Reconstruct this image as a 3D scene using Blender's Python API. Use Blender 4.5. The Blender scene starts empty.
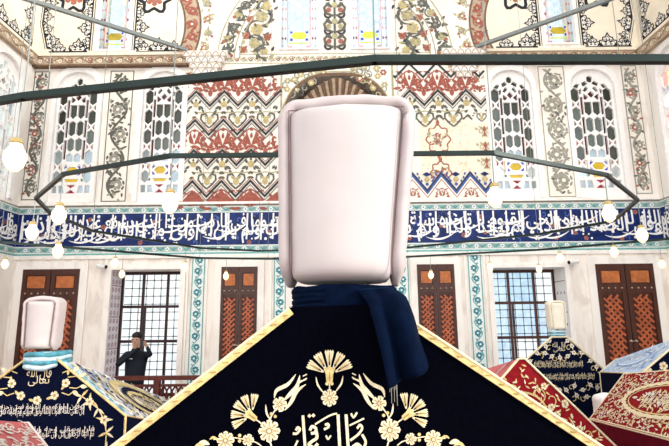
import bpy, math, random
from mathutils import Vector, Matrix, noise
R = random.Random(7)
sin, cos, pi = math.sin, math.cos, math.pi
SC = bpy.context.scene
COL = SC.collection
# ------------------------------------------------------------------ camera model
F, PITCH, ROLL, CH = 500.0, math.radians(10.8), math.radians(0.6), 2.05

def at(px, py, Y):
    """point of the place seen at pixel px,py on the upright plane y = Y"""
    xc = (px-334.5)/F; yc = (223-py)/F
    a = xc*cos(ROLL)+yc*sin(ROLL); b = -xc*sin(ROLL)+yc*cos(ROLL)
    t = Y/(cos(PITCH)-b*sin(PITCH))
    return Vector((a*t, Y, CH+(sin(PITCH)+b*cos(PITCH))*t))

# ------------------------------------------------------------------ materials
def nt(name):
    m = bpy.data.materials.new(name); m.use_nodes = True
    n = m.node_tree; b = n.nodes['Principled BSDF']
    return m, n, b

def M(name, c, rough=.6, metal=0, var=.1, scale=14, bump=0, sheen=0, sheentint=(1, 1, 1), spec=.3, stretch=None, emit=0):
    m, n, b = nt(name)
    tc = n.nodes.new('ShaderNodeTexCoord'); no = n.nodes.new('ShaderNodeTexNoise')
    no.inputs['Scale'].default_value = scale; no.inputs['Detail'].default_value = 4
    if stretch:
        mp = n.nodes.new('ShaderNodeMapping'); mp.inputs['Scale'].default_value = stretch
        n.links.new(tc.outputs['Object'], mp.inputs[0]); n.links.new(mp.outputs[0], no.inputs['Vector'])
    else:
        n.links.new(tc.outputs['Object'], no.inputs['Vector'])
    r = n.nodes.new('ShaderNodeValToRGB')
    r.color_ramp.elements[0].position = .3; r.color_ramp.elements[1].position = .7
    r.color_ramp.elements[0].color = tuple(max(0, v*(1-var)) for v in c)+(1,)
    r.color_ramp.elements[1].color = tuple(min(1, v*(1+var)) for v in c)+(1,)
    n.links.new(no.outputs[0], r.inputs[0]); n.links.new(r.outputs[0], b.inputs['Base Color'])
    b.inputs['Roughness'].default_value = rough; b.inputs['Metallic'].default_value = metal
    b.inputs['Specular IOR Level'].default_value = spec
    if sheen:
        b.inputs['Sheen Weight'].default_value = sheen; b.inputs['Sheen Tint'].default_value = tuple(sheentint)+(1,)
        b.inputs['Sheen Roughness'].default_value = .35
    if bump:
        bu = n.nodes.new('ShaderNodeBump'); bu.inputs['Strength'].default_value = bump; bu.inputs['Distance'].default_value = .01
        n.links.new(no.outputs[0], bu.inputs['Height']); n.links.new(bu.outputs[0], b.inputs['Normal'])
    if emit:
        b.inputs['Emission Color'].default_value = tuple(c)+(1,); b.inputs['Emission Strength'].default_value = emit
    return m

def marble(name, base, vein, scale=2.2):
    m, n, b = nt(name)
    tc = n.nodes.new('ShaderNodeTexCoord'); mp = n.nodes.new('ShaderNodeMapping'); mp.inputs['Scale'].default_value = (1.6, 1.6, .55)
    mp.inputs['Rotation'].default_value = (0, .35, 0)
    no = n.nodes.new('ShaderNodeTexNoise'); no.inputs['Scale'].default_value = scale; no.inputs['Detail'].default_value = 9; no.inputs['Distortion'].default_value = 1.4
    r = n.nodes.new('ShaderNodeValToRGB'); e = r.color_ramp.elements
    e[0].position = .36; e[0].color = vein+(1,); e[1].position = .52; e[1].color = base+(1,)
    n.links.new(tc.outputs['Object'], mp.inputs[0]); n.links.new(mp.outputs[0], no.inputs['Vector'])
    n.links.new(no.outputs[0], r.inputs[0]); n.links.new(r.outputs[0], b.inputs['Base Color'])
    b.inputs['Roughness'].default_value = .45; b.inputs['Specular IOR Level'].default_value = .25
    return m

def glass(name, c, gl=.06):
    m = bpy.data.materials.new(name); m.use_nodes = True; n = m.node_tree; n.nodes.clear()
    o = n.nodes.new('ShaderNodeOutputMaterial'); t = n.nodes.new('ShaderNodeBsdfTransparent'); g = n.nodes.new('ShaderNodeBsdfGlossy')
    mx = n.nodes.new('ShaderNodeMixShader'); mx.inputs[0].default_value = gl; g.inputs['Roughness'].default_value = .15
    tc = n.nodes.new('ShaderNodeTexCoord'); no = n.nodes.new('ShaderNodeTexNoise'); no.inputs['Scale'].default_value = 6
    r = n.nodes.new('ShaderNodeValToRGB'); r.color_ramp.elements[0].position = .3; r.color_ramp.elements[1].position = .7
    r.color_ramp.elements[0].color = tuple(v*.85 for v in c)+(1,); r.color_ramp.elements[1].color = tuple(min(1, v*1.1) for v in c)+(1,)
    n.links.new(tc.outputs['Object'], no.inputs['Vector']); n.links.new(no.outputs[0], r.inputs[0]); n.links.new(r.outputs[0], t.inputs[0])
    n.links.new(t.outputs[0], mx.inputs[1]); n.links.new(g.outputs[0], mx.inputs[2]); n.links.new(mx.outputs[0], o.inputs[0])
    return m

MAT = {}
def mk(k, *a, **kw): MAT[k] = M(k, *a, **kw)
MAT['marble'] = marble('marble', (.90, .84, .77), (.76, .69, .62))
MAT['marble_light'] = marble('marble_light', (.93, .89, .83), (.84, .78, .72), 1.6)
mk('plaster', (.90, .88, .85), .8, var=.04)
mk('cream', (.86, .77, .62), .8, var=.07, scale=3)
mk('cream_pale', (.88, .82, .73), .8, var=.05, scale=3)
mk('pinkcream', (.87, .76, .67), .8, var=.05, scale=2)
mk('ochre', (.74, .60, .36), .8, var=.2, scale=9)
mk('blue', (.005, .020, .12), .35, var=.5, scale=7, spec=.2)
mk('blue_mid', (.06, .12, .38), .5, var=.3)
mk('white', (.90, .89, .87), .5, var=.03)
mk('teal', (.02, .22, .27), .45, var=.3)
mk('tilewhite', (.80, .85, .83), .35, var=.05)
mk('tilegreen', (.36, .47, .43), .45, var=.25, scale=9)
mk('turq', (.16, .40, .38), .45, var=.25)
mk('dark', (.035, .04, .045), .7, var=.3)
mk('ink', (.012, .014, .022), .7, var=.3)
mk('greydk', (.12, .12, .10), .8, var=.25)
mk('grey', (.32, .31, .26), .8, var=.25)
mk('olive', (.42, .38, .22), .8, var=.25)
mk('yellowish', (.52, .42, .20), .8, var=.2)
mk('brick', (.34, .10, .07), .8, var=.25)
mk('rust', (.36, .13, .09), .8, var=.25)
mk('cornice', (.47, .36, .25), .7, var=.2)
mk('brownline', (.17, .10, .06), .7, var=.2)
mk('vault', (.20, .155, .11), .8, var=.35, scale=12)
mk('wood', (.062, .015, .007), .4, var=.35, scale=5, stretch=(8, 8, .8), spec=.4)
mk('inlay', (.40, .092, .03), .4, var=.3, scale=9, spec=.4)
mk('inlay_dark', (.05, .010, .005), .5, var=.3)
mk('orange', (.46, .14, .04), .4, var=.25, scale=14)
mk('bronze', (.45, .38, .28), .35, .9)
mk('fence', (.10, .018, .010), .45, var=.3)
mk('iron', (.010, .022, .019), .38, .3, var=.15)
mk('iron_grey', (.22, .24, .23), .5, .4)
mk('framewood', (.035, .012, .012), .5, var=.2)
mk('grille', (.07, .12, .14), .5, var=.2)
mk('velvet', (.0008, .0009, .0032), .9, var=.3, scale=60, bump=.15, sheen=.006, sheentint=(.35, .4, .9), spec=.02)
mk('shawl', (.0015, .005, .018), .85, var=.25, scale=30, bump=.1, sheen=.07, sheentint=(.03, .14, .36), spec=.03)
mk('navy', (.0025, .0045, .020), .9, var=.25, scale=40, sheen=.03, sheentint=(.3, .35, .9), spec=.04)
mk('red', (.26, .008, .014), .85, var=.2, scale=30, sheen=.05, sheentint=(1, .2, .2), spec=.1)
mk('maroon', (.13, .004, .016), .9, var=.2, scale=30, spec=.1)
mk('rose', (.62, .15, .15), .75, var=.15, scale=20)
mk('gold', (.72, .55, .24), .5, .15, var=.25, scale=60, bump=.3)
mk('goldpale', (.80, .69, .46), .5, .1, var=.2, scale=80, bump=.3)
mk('golddark', (.40, .25, .07), .5, .2, var=.25, scale=60)
mk('silver', (.80, .74, .66), .5, .1, var=.1)
mk('silk', (.52, .66, .72), .45, var=.3, scale=22)
mk('silk_teal', (.07, .27, .34), .45, var=.3, scale=20)
mk('skyblue', (.48, .62, .82), .55, var=.12, scale=18)
mk('blueline', (.20, .33, .60), .55, var=.15)
mk('cover', (.55, .49, .475), .75, var=.035, scale=5, bump=.05, sheen=.15, spec=.15)
mk('cover_roll', (.53, .455, .447), .75, var=.06, scale=7, bump=.25, sheen=.1, spec=.15)
mk('cover_cream', (.90, .83, .68), .75, var=.05, scale=7, spec=.15)
mk('piping', (.16, .09, .10), .8)
mk('skin', (.52, .30, .21), .55, var=.1)
mk('hair', (.012, .010, .010), .6)
mk('jacket', (.006, .010, .018), .8, var=.3, scale=20)
mk('trouser', (.02, .022, .03), .8)
mk('phone', (.02, .02, .022), .3)
mk('plastic', (.80, .80, .78), .4)
mk('lens', (.01, .01, .012), .15)
mk('redbox', (.60, .03, .03), .4)
mk('rug', (.22, .05, .04), .9, var=.3, scale=4)
mk('lavender', (.88, .79, .83), .6, var=.2, scale=20)
mk('mauve', (.45, .28, .32), .6, var=.2)
mk('bulb', (1, .80, .42), .4, var=.0, emit=7)
mk('lampglass', (1, .84, .52), .3, var=.02, emit=.95)
mk('brass', (.65, .48, .2), .35, .8)
MAT['g_shade'] = glass('g_shade', (.060, .066, .052), .03); MAT['g_halfshade'] = glass('g_halfshade', (.14, .155, .14), .04); MAT['g_pale'] = glass('g_pale', (.46, .55, .60))  # first two glasses carry the shade of the outer eaves in their tint
MAT['g_white'] = glass('g_white', (.80, .92, 1)); MAT['g_red'] = glass('g_red', (.34, .012, .03)); MAT['g_wine'] = glass('g_wine', (.075, .018, .02))
MAT['g_yellow'] = glass('g_yellow', (.72, .46, .02)); MAT['g_lemon'] = glass('g_lemon', (.95, .90, .03)); MAT['g_blue'] = glass('g_blue', (.03, .03, .55))
MAT['g_green'] = glass('g_green', (.05, .45, .12)); MAT['g_pink'] = glass('g_pink', (.95, .45, .45)); MAT['g_orange'] = glass('g_orange', (.85, .40, .12))
MAT['g_pane'] = glass('g_pane', (.93, .97, .98)); MAT['g_paneb'] = glass('g_paneb', (.60, .76, .90)); MAT['g_sky'] = glass('g_sky', (.52, .72, .88)); MAT['g_black'] = glass('g_black', (.02, .015, .015))

# ------------------------------------------------------------------ object helpers
def props(o, label=None, cat=None, group=None, kind=None):
    for k, v in (('label', label), ('category', cat), ('group', group), ('kind', kind)):
        if v: o[k] = v
    return o

def empty(name, loc, label, cat, group=None, kind=None):
    o = bpy.data.objects.new(name, None); COL.objects.link(o); o.location = loc; o.empty_display_size = .1
    return props(o, label, cat, group, kind)

class MB:
    """gathers shapes and links them as ONE mesh object"""
    def __init__(s): s.v = []; s.f = []; s.m = []; s.names = []
    def mi(s, k):
        if k not in s.names: s.names.append(k)
        return s.names.index(k)
    def face(s, pts, k):
        b = len(s.v); s.v += [tuple(p) for p in pts]; s.f.append(list(range(b, b+len(pts)))); s.m.append(s.mi(k))
    def grid(s, rows, k, cu=False, cv=False):
        b = len(s.v); n = len(rows[0]); mi = s.mi(k)
        for r in rows: s.v += [tuple(p) for p in r]
        R_ = len(rows)
        for i in range(R_ if cv else R_-1):
            for j in range(n if cu else n-1):
                i2 = (i+1) % R_; j2 = (j+1) % n
                s.f.append([b+i*n+j, b+i*n+j2, b+i2*n+j2, b+i2*n+j]); s.m.append(mi)
    def box(s, a, b_, k):
        s.nb = getattr(s, 'nb', 0)+1; e = (s.nb % 17)*6e-5
        x0, y0, z0 = (q-e for q in a); x1, y1, z1 = (q+e for q in b_)
        p = [(x0,y0,z0),(x1,y0,z0),(x1,y1,z0),(x0,y1,z0),(x0,y0,z1),(x1,y0,z1),(x1,y1,z1),(x0,y1,z1)]
        b = len(s.v); s.v += p; mi = s.mi(k)
        for q in ((3,2,1,0),(4,5,6,7),(0,1,5,4),(1,2,6,5),(2,3,7,6),(3,0,4,7)):
            s.f.append([b+i for i in q]); s.m.append(mi)
    def tube(s, path, r, k, n=8, closed=False, up=(0, 0, 1), sq=None, caps=True):
        """sweep; r a number or one per point; sq=(a,b) scales the section along side/up"""
        P = [Vector(p) for p in path]; N = len(P); rows = []
        for i, p in enumerate(P):
            if closed: t = P[(i+1) % N]-P[i-1]
            else: t = P[min(i+1, N-1)]-P[max(i-1, 0)]
            t.normalize(); u = Vector(up)
            if abs(t.dot(u)) > .97: u = Vector((0, 1, 0)) if abs(t.y) < .9 else Vector((1, 0, 0))
            sd = t.cross(u).normalized(); uu = sd.cross(t)
            rr = r[i] if isinstance(r, (list, tuple)) else r
            a, b = sq if sq else (1, 1)
            rows.append([p+sd*(cos(2*pi*(j+.5)/n)*rr*a)+uu*(sin(2*pi*(j+.5)/n)*rr*b) for j in range(n)])
        s.grid(rows, k, cu=True, cv=closed)
        if not closed and caps:
            s.face(rows[0], k); s.face(rows[-1][::-1], k)
    def ball(s, c, r, k, n=12, sc=(1, 1, 1)):
        rows = []
        for i in range(n//2+1):
            t = pi*i/(n//2)
            rows.append([(c[0]+r*sc[0]*sin(t)*cos(2*pi*j/n), c[1]+r*sc[1]*sin(t)*sin(2*pi*j/n), c[2]+r*sc[2]*cos(t)) for j in range(n)])
        s.grid(rows, k, cu=True)
    def lathe(s, c, prof, k, n=14):
        s.grid([[(c[0]+r*cos(2*pi*j/n), c[1]+r*sin(2*pi*j/n), c[2]+z) for j in range(n)] for r, z in prof], k, cu=True)
    def build(s, name, parent=None, smooth=False, origin=None):
        me = bpy.data.meshes.new(name)
        v = s.v
        if origin is not None: v = [(p[0]-origin[0], p[1]-origin[1], p[2]-origin[2]) for p in v]
        elif parent is not None:
            l = parent['_w'] if '_w' in parent.keys() else None
        me.from_pydata(v, [], s.f)
        for k in s.names: me.materials.append(MAT[k])
        me.polygons.foreach_set('material_index', s.m)
        if smooth: me.polygons.foreach_set('use_smooth', [True]*len(me.polygons))
        me.update()
        o = bpy.data.objects.new(name, me); COL.objects.link(o)
        if origin is not None: o.location = origin
        if parent is not None:
            o.parent = parent
            if origin is None:
                w = Vector((0, 0, 0)); q = parent
                while q is not None: w += q.location; q = q.parent
                o.location = -w
        return o

def weld(o, d=1e-4):
    import bmesh
    b = bmesh.new(); b.from_mesh(o.data); bmesh.ops.remove_doubles(b, verts=b.verts, dist=d)
    bmesh.ops.recalc_face_normals(b, faces=b.faces); b.to_mesh(o.data); b.free(); return o

# ------------------------------------------------------------------ Arabic lettering
FORMS = {}
for _c, _b, _n in ((0x621,0xFE80,1),(0x622,0xFE81,2),(0x623,0xFE83,2),(0x624,0xFE85,2),(0x625,0xFE87,2),(0x626,0xFE89,4),(0x627,0xFE8D,2),(0x628,0xFE8F,4),(0x629,0xFE93,2),(0x62A,0xFE95,4),(0x62B,0xFE99,4),(0x62C,0xFE9D,4),(0x62D,0xFEA1,4),(0x62E,0xFEA5,4),(0x62F,0xFEA9,2),(0x630,0xFEAB,2),(0x631,0xFEAD,2),(0x632,0xFEAF,2),(0x633,0xFEB1,4),(0x634,0xFEB5,4),(0x635,0xFEB9,4),(0x636,0xFEBD,4),(0x637,0xFEC1,4),(0x638,0xFEC5,4),(0x639,0xFEC9,4),(0x63A,0xFECD,4),(0x641,0xFED1,4),(0x642,0xFED5,4),(0x643,0xFED9,4),(0x644,0xFEDD,4),(0x645,0xFEE1,4),(0x646,0xFEE5,4),(0x647,0xFEE9,4),(0x648,0xFEED,2),(0x649,0xFEEF,2),(0x64A,0xFEF1,4)):
    FORMS[chr(_c)] = (_b, _n)

def shape(t):
    out = []
    for w in t.split(' '):
        g = []
        for i, c in enumerate(w):
            b, n = FORMS[c]
            pj = i > 0 and FORMS[w[i-1]][1] == 4
            nj = n == 4 and i < len(w)-1 and FORMS[w[i+1]][1] > 1
            g.append(chr(b+(0 if n == 1 else (1 if pj else 0) if not nj else (3 if pj else 2))))
        out.append(''.join(g))
    return ' '.join(out)[::-1]

_glyph = {}
def letters(t, bold=0.0):
    if (t, bold) in _glyph: return _glyph[(t, bold)]
    cu = bpy.data.curves.new('t', 'FONT'); cu.body = shape(t); cu.resolution_u = 2; cu.offset = bold
    o = bpy.data.objects.new('t', cu); COL.objects.link(o)
    dg = bpy.context.evaluated_depsgraph_get(); e = o.evaluated_get(dg); me = e.to_mesh()
    V = [(v.co.x, v.co.y) for v in me.vertices]; Fc = [list(p.vertices) for p in me.polygons]
    e.to_mesh_clear(); bpy.data.objects.remove(o); bpy.data.curves.remove(cu)
    _glyph[(t, bold)] = (V, Fc); return V, Fc

# ------------------------------------------------------------------ flat ornament on a surface
class Orn(MB):
    """paints, tiles and embroidery: shapes in surface coordinates u,v raised layer by layer off the surface"""
    def __init__(s, fn, step=.002, base=.002): super().__init__(); s.fn = fn; s.step = step; s.b0 = base; s.n = 0; s.dj = step*.9/180
    def P(s, p, l): return s.fn(p[0], p[1], s.b0+l*s.step+s.dj*(s.n % 180))
    def poly(s, pts, k, l=0): s.n += 1; s.face([s.P(p, l) for p in pts], k)
    def rect(s, u0, v0, u1, v1, k, l=0): s.poly([(u0, v0), (u1, v0), (u1, v1), (u0, v1)], k, l)
    def rib(s, pts, w, k, l=1, closed=False, taper=False):
        s.n += 1; N = len(pts); A = []; Bp = []
        for i, p in enumerate(pts):
            a = pts[i-1] if (i > 0 or closed) else p; b = pts[(i+1) % N] if (i < N-1 or closed) else p
            d1 = (p[0]-a[0], p[1]-a[1]); d2 = (b[0]-p[0], b[1]-p[1])
            L1 = math.hypot(*d1); L2 = math.hypot(*d2)
            if L1 < 1e-9: d1 = d2; L1 = L2
            if L2 < 1e-9: d2 = d1; L2 = L1
            if L1 < 1e-9: continue
            n1 = (-d1[1]/L1, d1[0]/L1); n2 = (-d2[1]/L2, d2[0]/L2)
            m = (n1[0]+n2[0], n1[1]+n2[1]); q = m[0]*m[0]+m[1]*m[1]
            sc = 2/max(q, .8)
            h = w/2
            if taper: h *= max(.12, sin(pi*(i+.35)/(N-.3)))
            A.append((p[0]+m[0]*sc*h, p[1]+m[1]*sc*h)); Bp.append((p[0]-m[0]*sc*h, p[1]-m[1]*sc*h))
        s.grid([[s.P(p, l) for p in A], [s.P(p, l) for p in Bp]], k, cu=closed)
    def disc(s, c, r, k, l=2, n=10): s.poly([(c[0]+r*cos(2*pi*i/n), c[1]+r*sin(2*pi*i/n)) for i in range(n)], k, l)
    def leaf(s, p, a, L, w, k, l=2, bend=0):
        up = []; dn = []
        for i in range(7):
            t = i/6; h = w/2*sin(pi*t**.8); x = L*t; y = bend*L*t*t
            up.append((x, y+h)); dn.append((x, y-h))
        q = up+dn[-2:0:-1]
        s.poly([(p[0]+x*cos(a)-y*sin(a), p[1]+x*sin(a)+y*cos(a)) for x, y in q], k, l)
    def flower(s, c, r, n, kp, kc=None, l=2, rot=0):
        for i in range(n):
            a = rot+2*pi*i/n
            s.poly([(c[0]+cos(a)*q*r-sin(a)*h*r, c[1]+sin(a)*q*r+cos(a)*h*r) for q, h in ((.12, 0), (.5, .30*6/n), (.88, .34*6/n), (1, 0.0), (.88, -.34*6/n), (.5, -.30*6/n))], kp, l)
        if kc: s.disc(c, r*.32, kc, l+1, 8)
    def spiral(s, c, r, a0, turns, k, w, l=1, d=1):
        N = int(14*turns)+3
        s.rib([(c[0]+r*(1-.85*i/N)*cos(a0+d*2*pi*turns*i/N), c[1]+r*(1-.85*i/N)*sin(a0+d*2*pi*turns*i/N)) for i in range(N+1)], w, k, l)
    def text(s, t, u0, v0, u1, v1, k, l=2, bold=.0):
        V, Fc = letters(t, bold); s.n += 1
        xs = [p[0] for p in V]; ys = [p[1] for p in V]; a, b, c, d = min(xs), max(xs), min(ys), max(ys)
        base = len(s.v); mi = s.mi(k)
        s.v += [tuple(s.P((u0+(p[0]-a)/(b-a)*(u1-u0), v0+(p[1]-c)/(d-c)*(v1-v0)), l)) for p in V]
        for f in Fc: s.f.append([base+i for i in f]); s.m.append(mi)
    def vine(s, a, b, w, n, ks, kf, kl, l=1, sw=.02, fr=.3, curls=True, dense=0):
        """waving stem from a to b with n bends, a flower in each bend"""
        d = (b[0]-a[0], b[1]-a[1]); L = math.hypot(*d); d = (d[0]/L, d[1]/L); nn = (-d[1], d[0])
        q = lambda t, h: (a[0]+d[0]*t*L+nn[0]*h*w, a[1]+d[1]*t*L+nn[1]*h*w)
        s.rib([q(i/(n*8), .34*sin(pi*i/8)) for i in range(n*8+1)], sw, ks, l)
        for i in range(n):
            sg = 1 if i % 2 == 0 else -1; t = (i+.5)/n
            c = q(t, -.10*sg)
            if curls: s.spiral(c, w*.34, math.atan2(d[1], d[0])+pi*.5*sg, .85, ks, sw*.8, l, -sg)
            k = kf[i % len(kf)]
            s.flower(c, w*fr, 7, k[0], k[1], l+1)
            if dense:
                for e in range(dense):
                    g = 2*pi*e/dense+i; s.leaf((c[0]+w*.36*cos(g), c[1]+w*.36*sin(g)), g+1.9, w*.24, w*.11, kl[i % len(kl)], l+1)
            for e in (-.36, .36): s.leaf(q(t+e/n, .10*sg), math.atan2(d[1], d[0])+sg*1.1*(1 if e > 0 else -1), w*.32, w*.14, kl[i % len(kl)], l+1)

def wallmap(Y): return lambda u, v, h: (u, Y-h, v)

# ------------------------------------------------------------------ room shell
WL, WR, YB, ZT = -6.45, 6.65, 10.0, 10.8
def pierced(name, outer, holes, thick, fn, k, parent=None):
    """a slab in the u,v plane with holes, front at h=0 and thickness behind"""
    cu = bpy.data.curves.new(name, 'CURVE'); cu.dimensions = '2D'; cu.fill_mode = 'BOTH'; cu.extrude = thick/2
    for pts in [outer]+holes:
        sp = cu.splines.new('POLY'); sp.points.add(len(pts)-1); sp.use_cyclic_u = True
        for i, p in enumerate(pts): sp.points[i].co = (p[0], p[1], 0, 1)
    o = bpy.data.objects.new(name, cu); COL.objects.link(o)
    e = o.evaluated_get(bpy.context.evaluated_depsgraph_get()); me = e.to_mesh()
    b = MB(); mi = b.mi(k)
    b.v = [tuple(fn(v.co.x, v.co.y, v.co.z-thick/2)) for v in me.vertices]
    b.f = [list(p.vertices) for p in me.polygons]; b.m = [mi]*len(b.f)
    e.to_mesh_clear(); bpy.data.objects.remove(o); bpy.data.curves.remove(cu)
    return b.build(name, parent)

def rectp(a, b, c, d): return [(a, b), (c, b), (c, d), (a, d)]
def archp(x0, z0, x1, z1, rise, n=7):
    """upright opening with a pointed head"""
    c = (x0+x1)/2; w = (x1-x0)/2; zs = z1-rise; q = [(x0, z0), (x1, z0)]
    rr = (w*w+rise*rise)/(2*w)
    am = math.atan2(rise, rr-w) if rr > w else pi/2
    for i in range(n+1):
        a = am*i/n; q.append((x1-rr+rr*cos(a), zs+rr*sin(a)))
    for i in range(n-1, -1, -1):
        a = am*i/n; q.append((x0+rr-rr*cos(a), zs+rr*sin(a)))
    return q

UW = [(-5.92, 4.45, -5.03, 7.34), (-4.07, 4.45, -3.20, 7.34), (3.35, 4.45, 4.25, 7.28), (5.06, 4.45, 6.02, 7.28)]
TW = [(-1.14, 7.84, -.34, 10.1), (.43, 7.84, 1.22, 10.1), (-5.17, 7.86, -4.47, 10.0), (4.66, 7.90, 5.33, 10.0)]
LW = [(-4.46, .55, -3.08, 3.05), (3.14, .55, 4.58, 3.01)]
NICHE = (-1.08, 4.42, 1.25, 7.22)
holes = [archp(*u, .42) for u in UW]+[rectp(*t) for t in TW]+[rectp(*t) for t in LW]+[archp(*NICHE, 1.0, 10)]
wb = pierced('wall_back', rectp(WL-.5, 0, WR+.5, ZT), holes, .55, wallmap(YB), 'marble')
props(wb, 'pale marble and painted back wall behind the cenotaphs', 'wall', kind='structure')
SWL = (8.72, 4.45, 9.60, 7.28)
lm = lambda u, v, h: (WL+h, u, v)
rm = lambda u, v, h: (WR-h, u, v)
LWS = (7.7, .55, 9.1, 3.05)
wl = pierced('wall_left', rectp(2.2, 0, YB, ZT), [archp(*SWL, .42), rectp(*LWS)], .5, lm, 'marble_light')
props(wl, 'pale side wall at the left edge of the picture', 'wall', kind='structure')
SWR = (8.50, 4.45, 9.55, 7.30)
wr = pierced('wall_right', rectp(2.2, 0, YB, ZT), [archp(*SWR, .42)], .5, rm, 'marble_light')
props(wr, 'pale side wall at the right edge of the picture', 'wall', kind='structure')
f = MB(); f.box((WL-.5, -1.5, -.1), (WR+.5, YB, 0), 'rug')
props(f.build('floor'), 'carpeted floor under the cenotaphs', 'floor', kind='structure')
TN = [0]
def trim(o, label, cat='wall decoration', smooth=False):
    TN[0] += 1
    ob = o.build('trim_%d' % TN[0]); return props(ob, label, cat, kind='structure')

# niche: back, vault ribs
b = MB()
b.face([(x, YB+.50, z) for x, z in archp(NICHE[0]-.02, NICHE[1], NICHE[2]+.02, NICHE[3], 1.0, 10)], 'vault')
nc = (NICHE[0]+NICHE[2])/2
for i in range(-16, 17):
    a = i/16*1.15
    p0 = (nc+.25*sin(a), YB+.47, 5.9+.2*cos(a)); p1 = (nc+1.12*sin(a), YB+.03, 5.75+1.42*cos(a)-.25*abs(sin(a)))
    b.tube([p0, p1], [.02, .05], 'cornice' if i % 2 else 'brownline', 6)
trim(b, 'brown ribbed pointed niche vault behind the large turban', 'niche')

# ------------------------------------------------------------------ calligraphy band and borders
T1 = 'وقل الحمد لله الذي لم يتخذ ولدا ولم يكن له شريك في الملك ولم يكن له ولي من الذل وكبره تكبيرا'
T2 = 'الله لا اله الا هو الحي القيوم لا تاخذه سنة ولا نوم له ما في السموات وما في الارض من ذا الذي يشفع عنده الا باذنه'
T3 = 'يعلم ما بين ايديهم وما خلفهم ولا يحيطون بشيء من علمه الا بما شاء وسع كرسيه السموات والارض'
def band(o, u0, u1, lines, seed):
    r = random.Random(seed)
    o.rect(u0, 3.53, u1, 4.20, 'blue', 0)
    for e0, e1 in ((3.385, 3.53), (4.20, 4.335)):
        o.rect(u0, e0, u1, e1, 'tilegreen', 0)
        o.rect(u0, e0, u1, e0+.018, 'tilewhite', 1); o.rect(u0, e1-.018, u1, e1, 'tilewhite', 1)
        x = u0+.08; i = 0
        while x < u1-.05:
            c = (x, (e0+e1)/2)
            if i % 2: o.flower(c, .045, 5, 'tilewhite', 'teal', 1)
            else:
                o.leaf((x-.05, c[1]-.02), .5, .11, .05, 'turq', 1); o.rib([(x-.07, c[1]+.03), (x, c[1]-.03), (x+.07, c[1]+.03)], .012, 'teal', 2)
            x += .13; i += 1
    o.rect(u0, 3.35, u1, 3.385, 'turq', 0); o.rect(u0, 4.335, u1, 4.37, 'grey', 0)
    x = u0+.1
    while x < u1-.1:                               # little blossoms between the letters
        c = (x, r.uniform(3.58, 4.15)); k = r.random()
        if k < .12: o.flower(c, .05, 5, 'rust', None, 2)
        elif k < .6: o.disc(c, r.uniform(.018, .035), 'white', 1, 7)
        else: o.spiral(c, .06, r.uniform(0, 6), .8, 'blue_mid', .018, 1)
        x += .055
    W = u1-u0
    for t, z0, z1, l in ((lines[0], 3.545, 4.06, 3), (lines[1], 3.70, 4.195, 4)):
        ws = t.split(' '); n = 5; per = -(-len(ws)//n)
        ch = [' '.join(ws[i:i+per]) for i in range(0, len(ws), per)]
        tot = sum(len(c)+1 for c in ch); x = u1-.02
        for c in ch:
            w = W*(len(c)+1)/tot*.995
            o.text(c, x-w+.03, z0+r.uniform(-.0, .03), x, z1+r.uniform(-.04, 0), 'white', l, .013); x -= w
    for x in range(int(W/.3)):                     # tall uprights
        u = u0+.1+x*.3+r.uniform(-.07, .07)
        o.rib([(u, r.uniform(3.62, 3.72)), (u+.012, 4.18)], .034, 'white', 4)
    for x in range(int(W/.34)):                      # sweeping returns
        u = u0+.05+x*.34+r.uniform(-.1, .1); z = r.choice((3.6, 3.66, 3.8, 3.92))
        o.rib([(u+.6*q/10, z+.05-.26*(q/10)+.36*(q/10)**2) for q in range(11)], .042, 'white', 4, taper=True)
o = Orn(wallmap(YB)); band(o, WL, WR, (T1, T2), 3)
trim(o, 'long blue tile band of white Arabic calligraphy across the back wall', 'tile frieze')
o = Orn(lm); band(o, 3, YB-.01, (T3[:60].rsplit(' ', 1)[0], T1[:60].rsplit(' ', 1)[0]), 5)
trim(o, 'blue calligraphy tile band turning onto the left wall', 'tile frieze')
o = Orn(rm); band(o, 3, YB-.01, (T2[:60].rsplit(' ', 1)[0], T1[:60].rsplit(' ', 1)[0]), 6)
trim(o, 'blue calligraphy tile band turning onto the right wall', 'tile frieze')

# moulded ledge above the band and cornice
b = MB(); b.box((WL, YB-.05, 4.37), (WR, YB, 4.42), 'marble_light')
trim(b, 'thin marble ledge above the calligraphy band', 'ledge')
for nm, u0, u1 in (('left', WL, -3.12), ('right', 3.32, WR)):
    o = Orn(lambda u, v, h: (u, YB-.10-h, v))
    o.box((u0, YB-.10, 7.46), (u1, YB, 7.66), 'cornice'); o.box((u0, YB-.13, 7.66), (u1, YB, 7.72), 'cream'); o.box((u0, YB-.12, 7.42), (u1, YB, 7.46), 'brownline')
    o.vine((u0+.05, 7.56), (u1-.05, 7.56), .18, 15, 'brownline', [('cream', 'rust'), ('rust', 'cream')], ['cream'], 1, .016, .26)
    trim(o, 'brown scrollwork cornice over the %s pair of lattice windows' % nm, 'cornice')
for nm, mp, X, sg in (('left', lm, WL, 1), ('right', rm, WR, -1)):
    o = Orn(lambda u, v, h, X=X, sg=sg: (X+sg*(.10+h), u, v))
    o.box((min(X, X+sg*.10), 3, 7.46), (max(X, X+sg*.10), YB-.1, 7.66), 'cornice'); o.box((min(X, X+sg*.13), 3, 7.66), (max(X, X+sg*.13), YB-.1, 7.72), 'cream')
    o.vine((3.1, 7.56), (9.8, 7.56), .18, 26, 'brownline', [('cream', 'rust')], ['cream'], 1, .016, .26)
    trim(o, 'brown scrollwork cornice along the %s wall' % nm, 'cornice')
o = Orn(wallmap(YB)); o.rect(-2.5, 7.50, 2.62, 7.70, 'cream_pale', 0)
for z in (7.49, 7.70): o.rect(-2.5, z, 2.62, z+.02, 'olive', 1)
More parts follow.
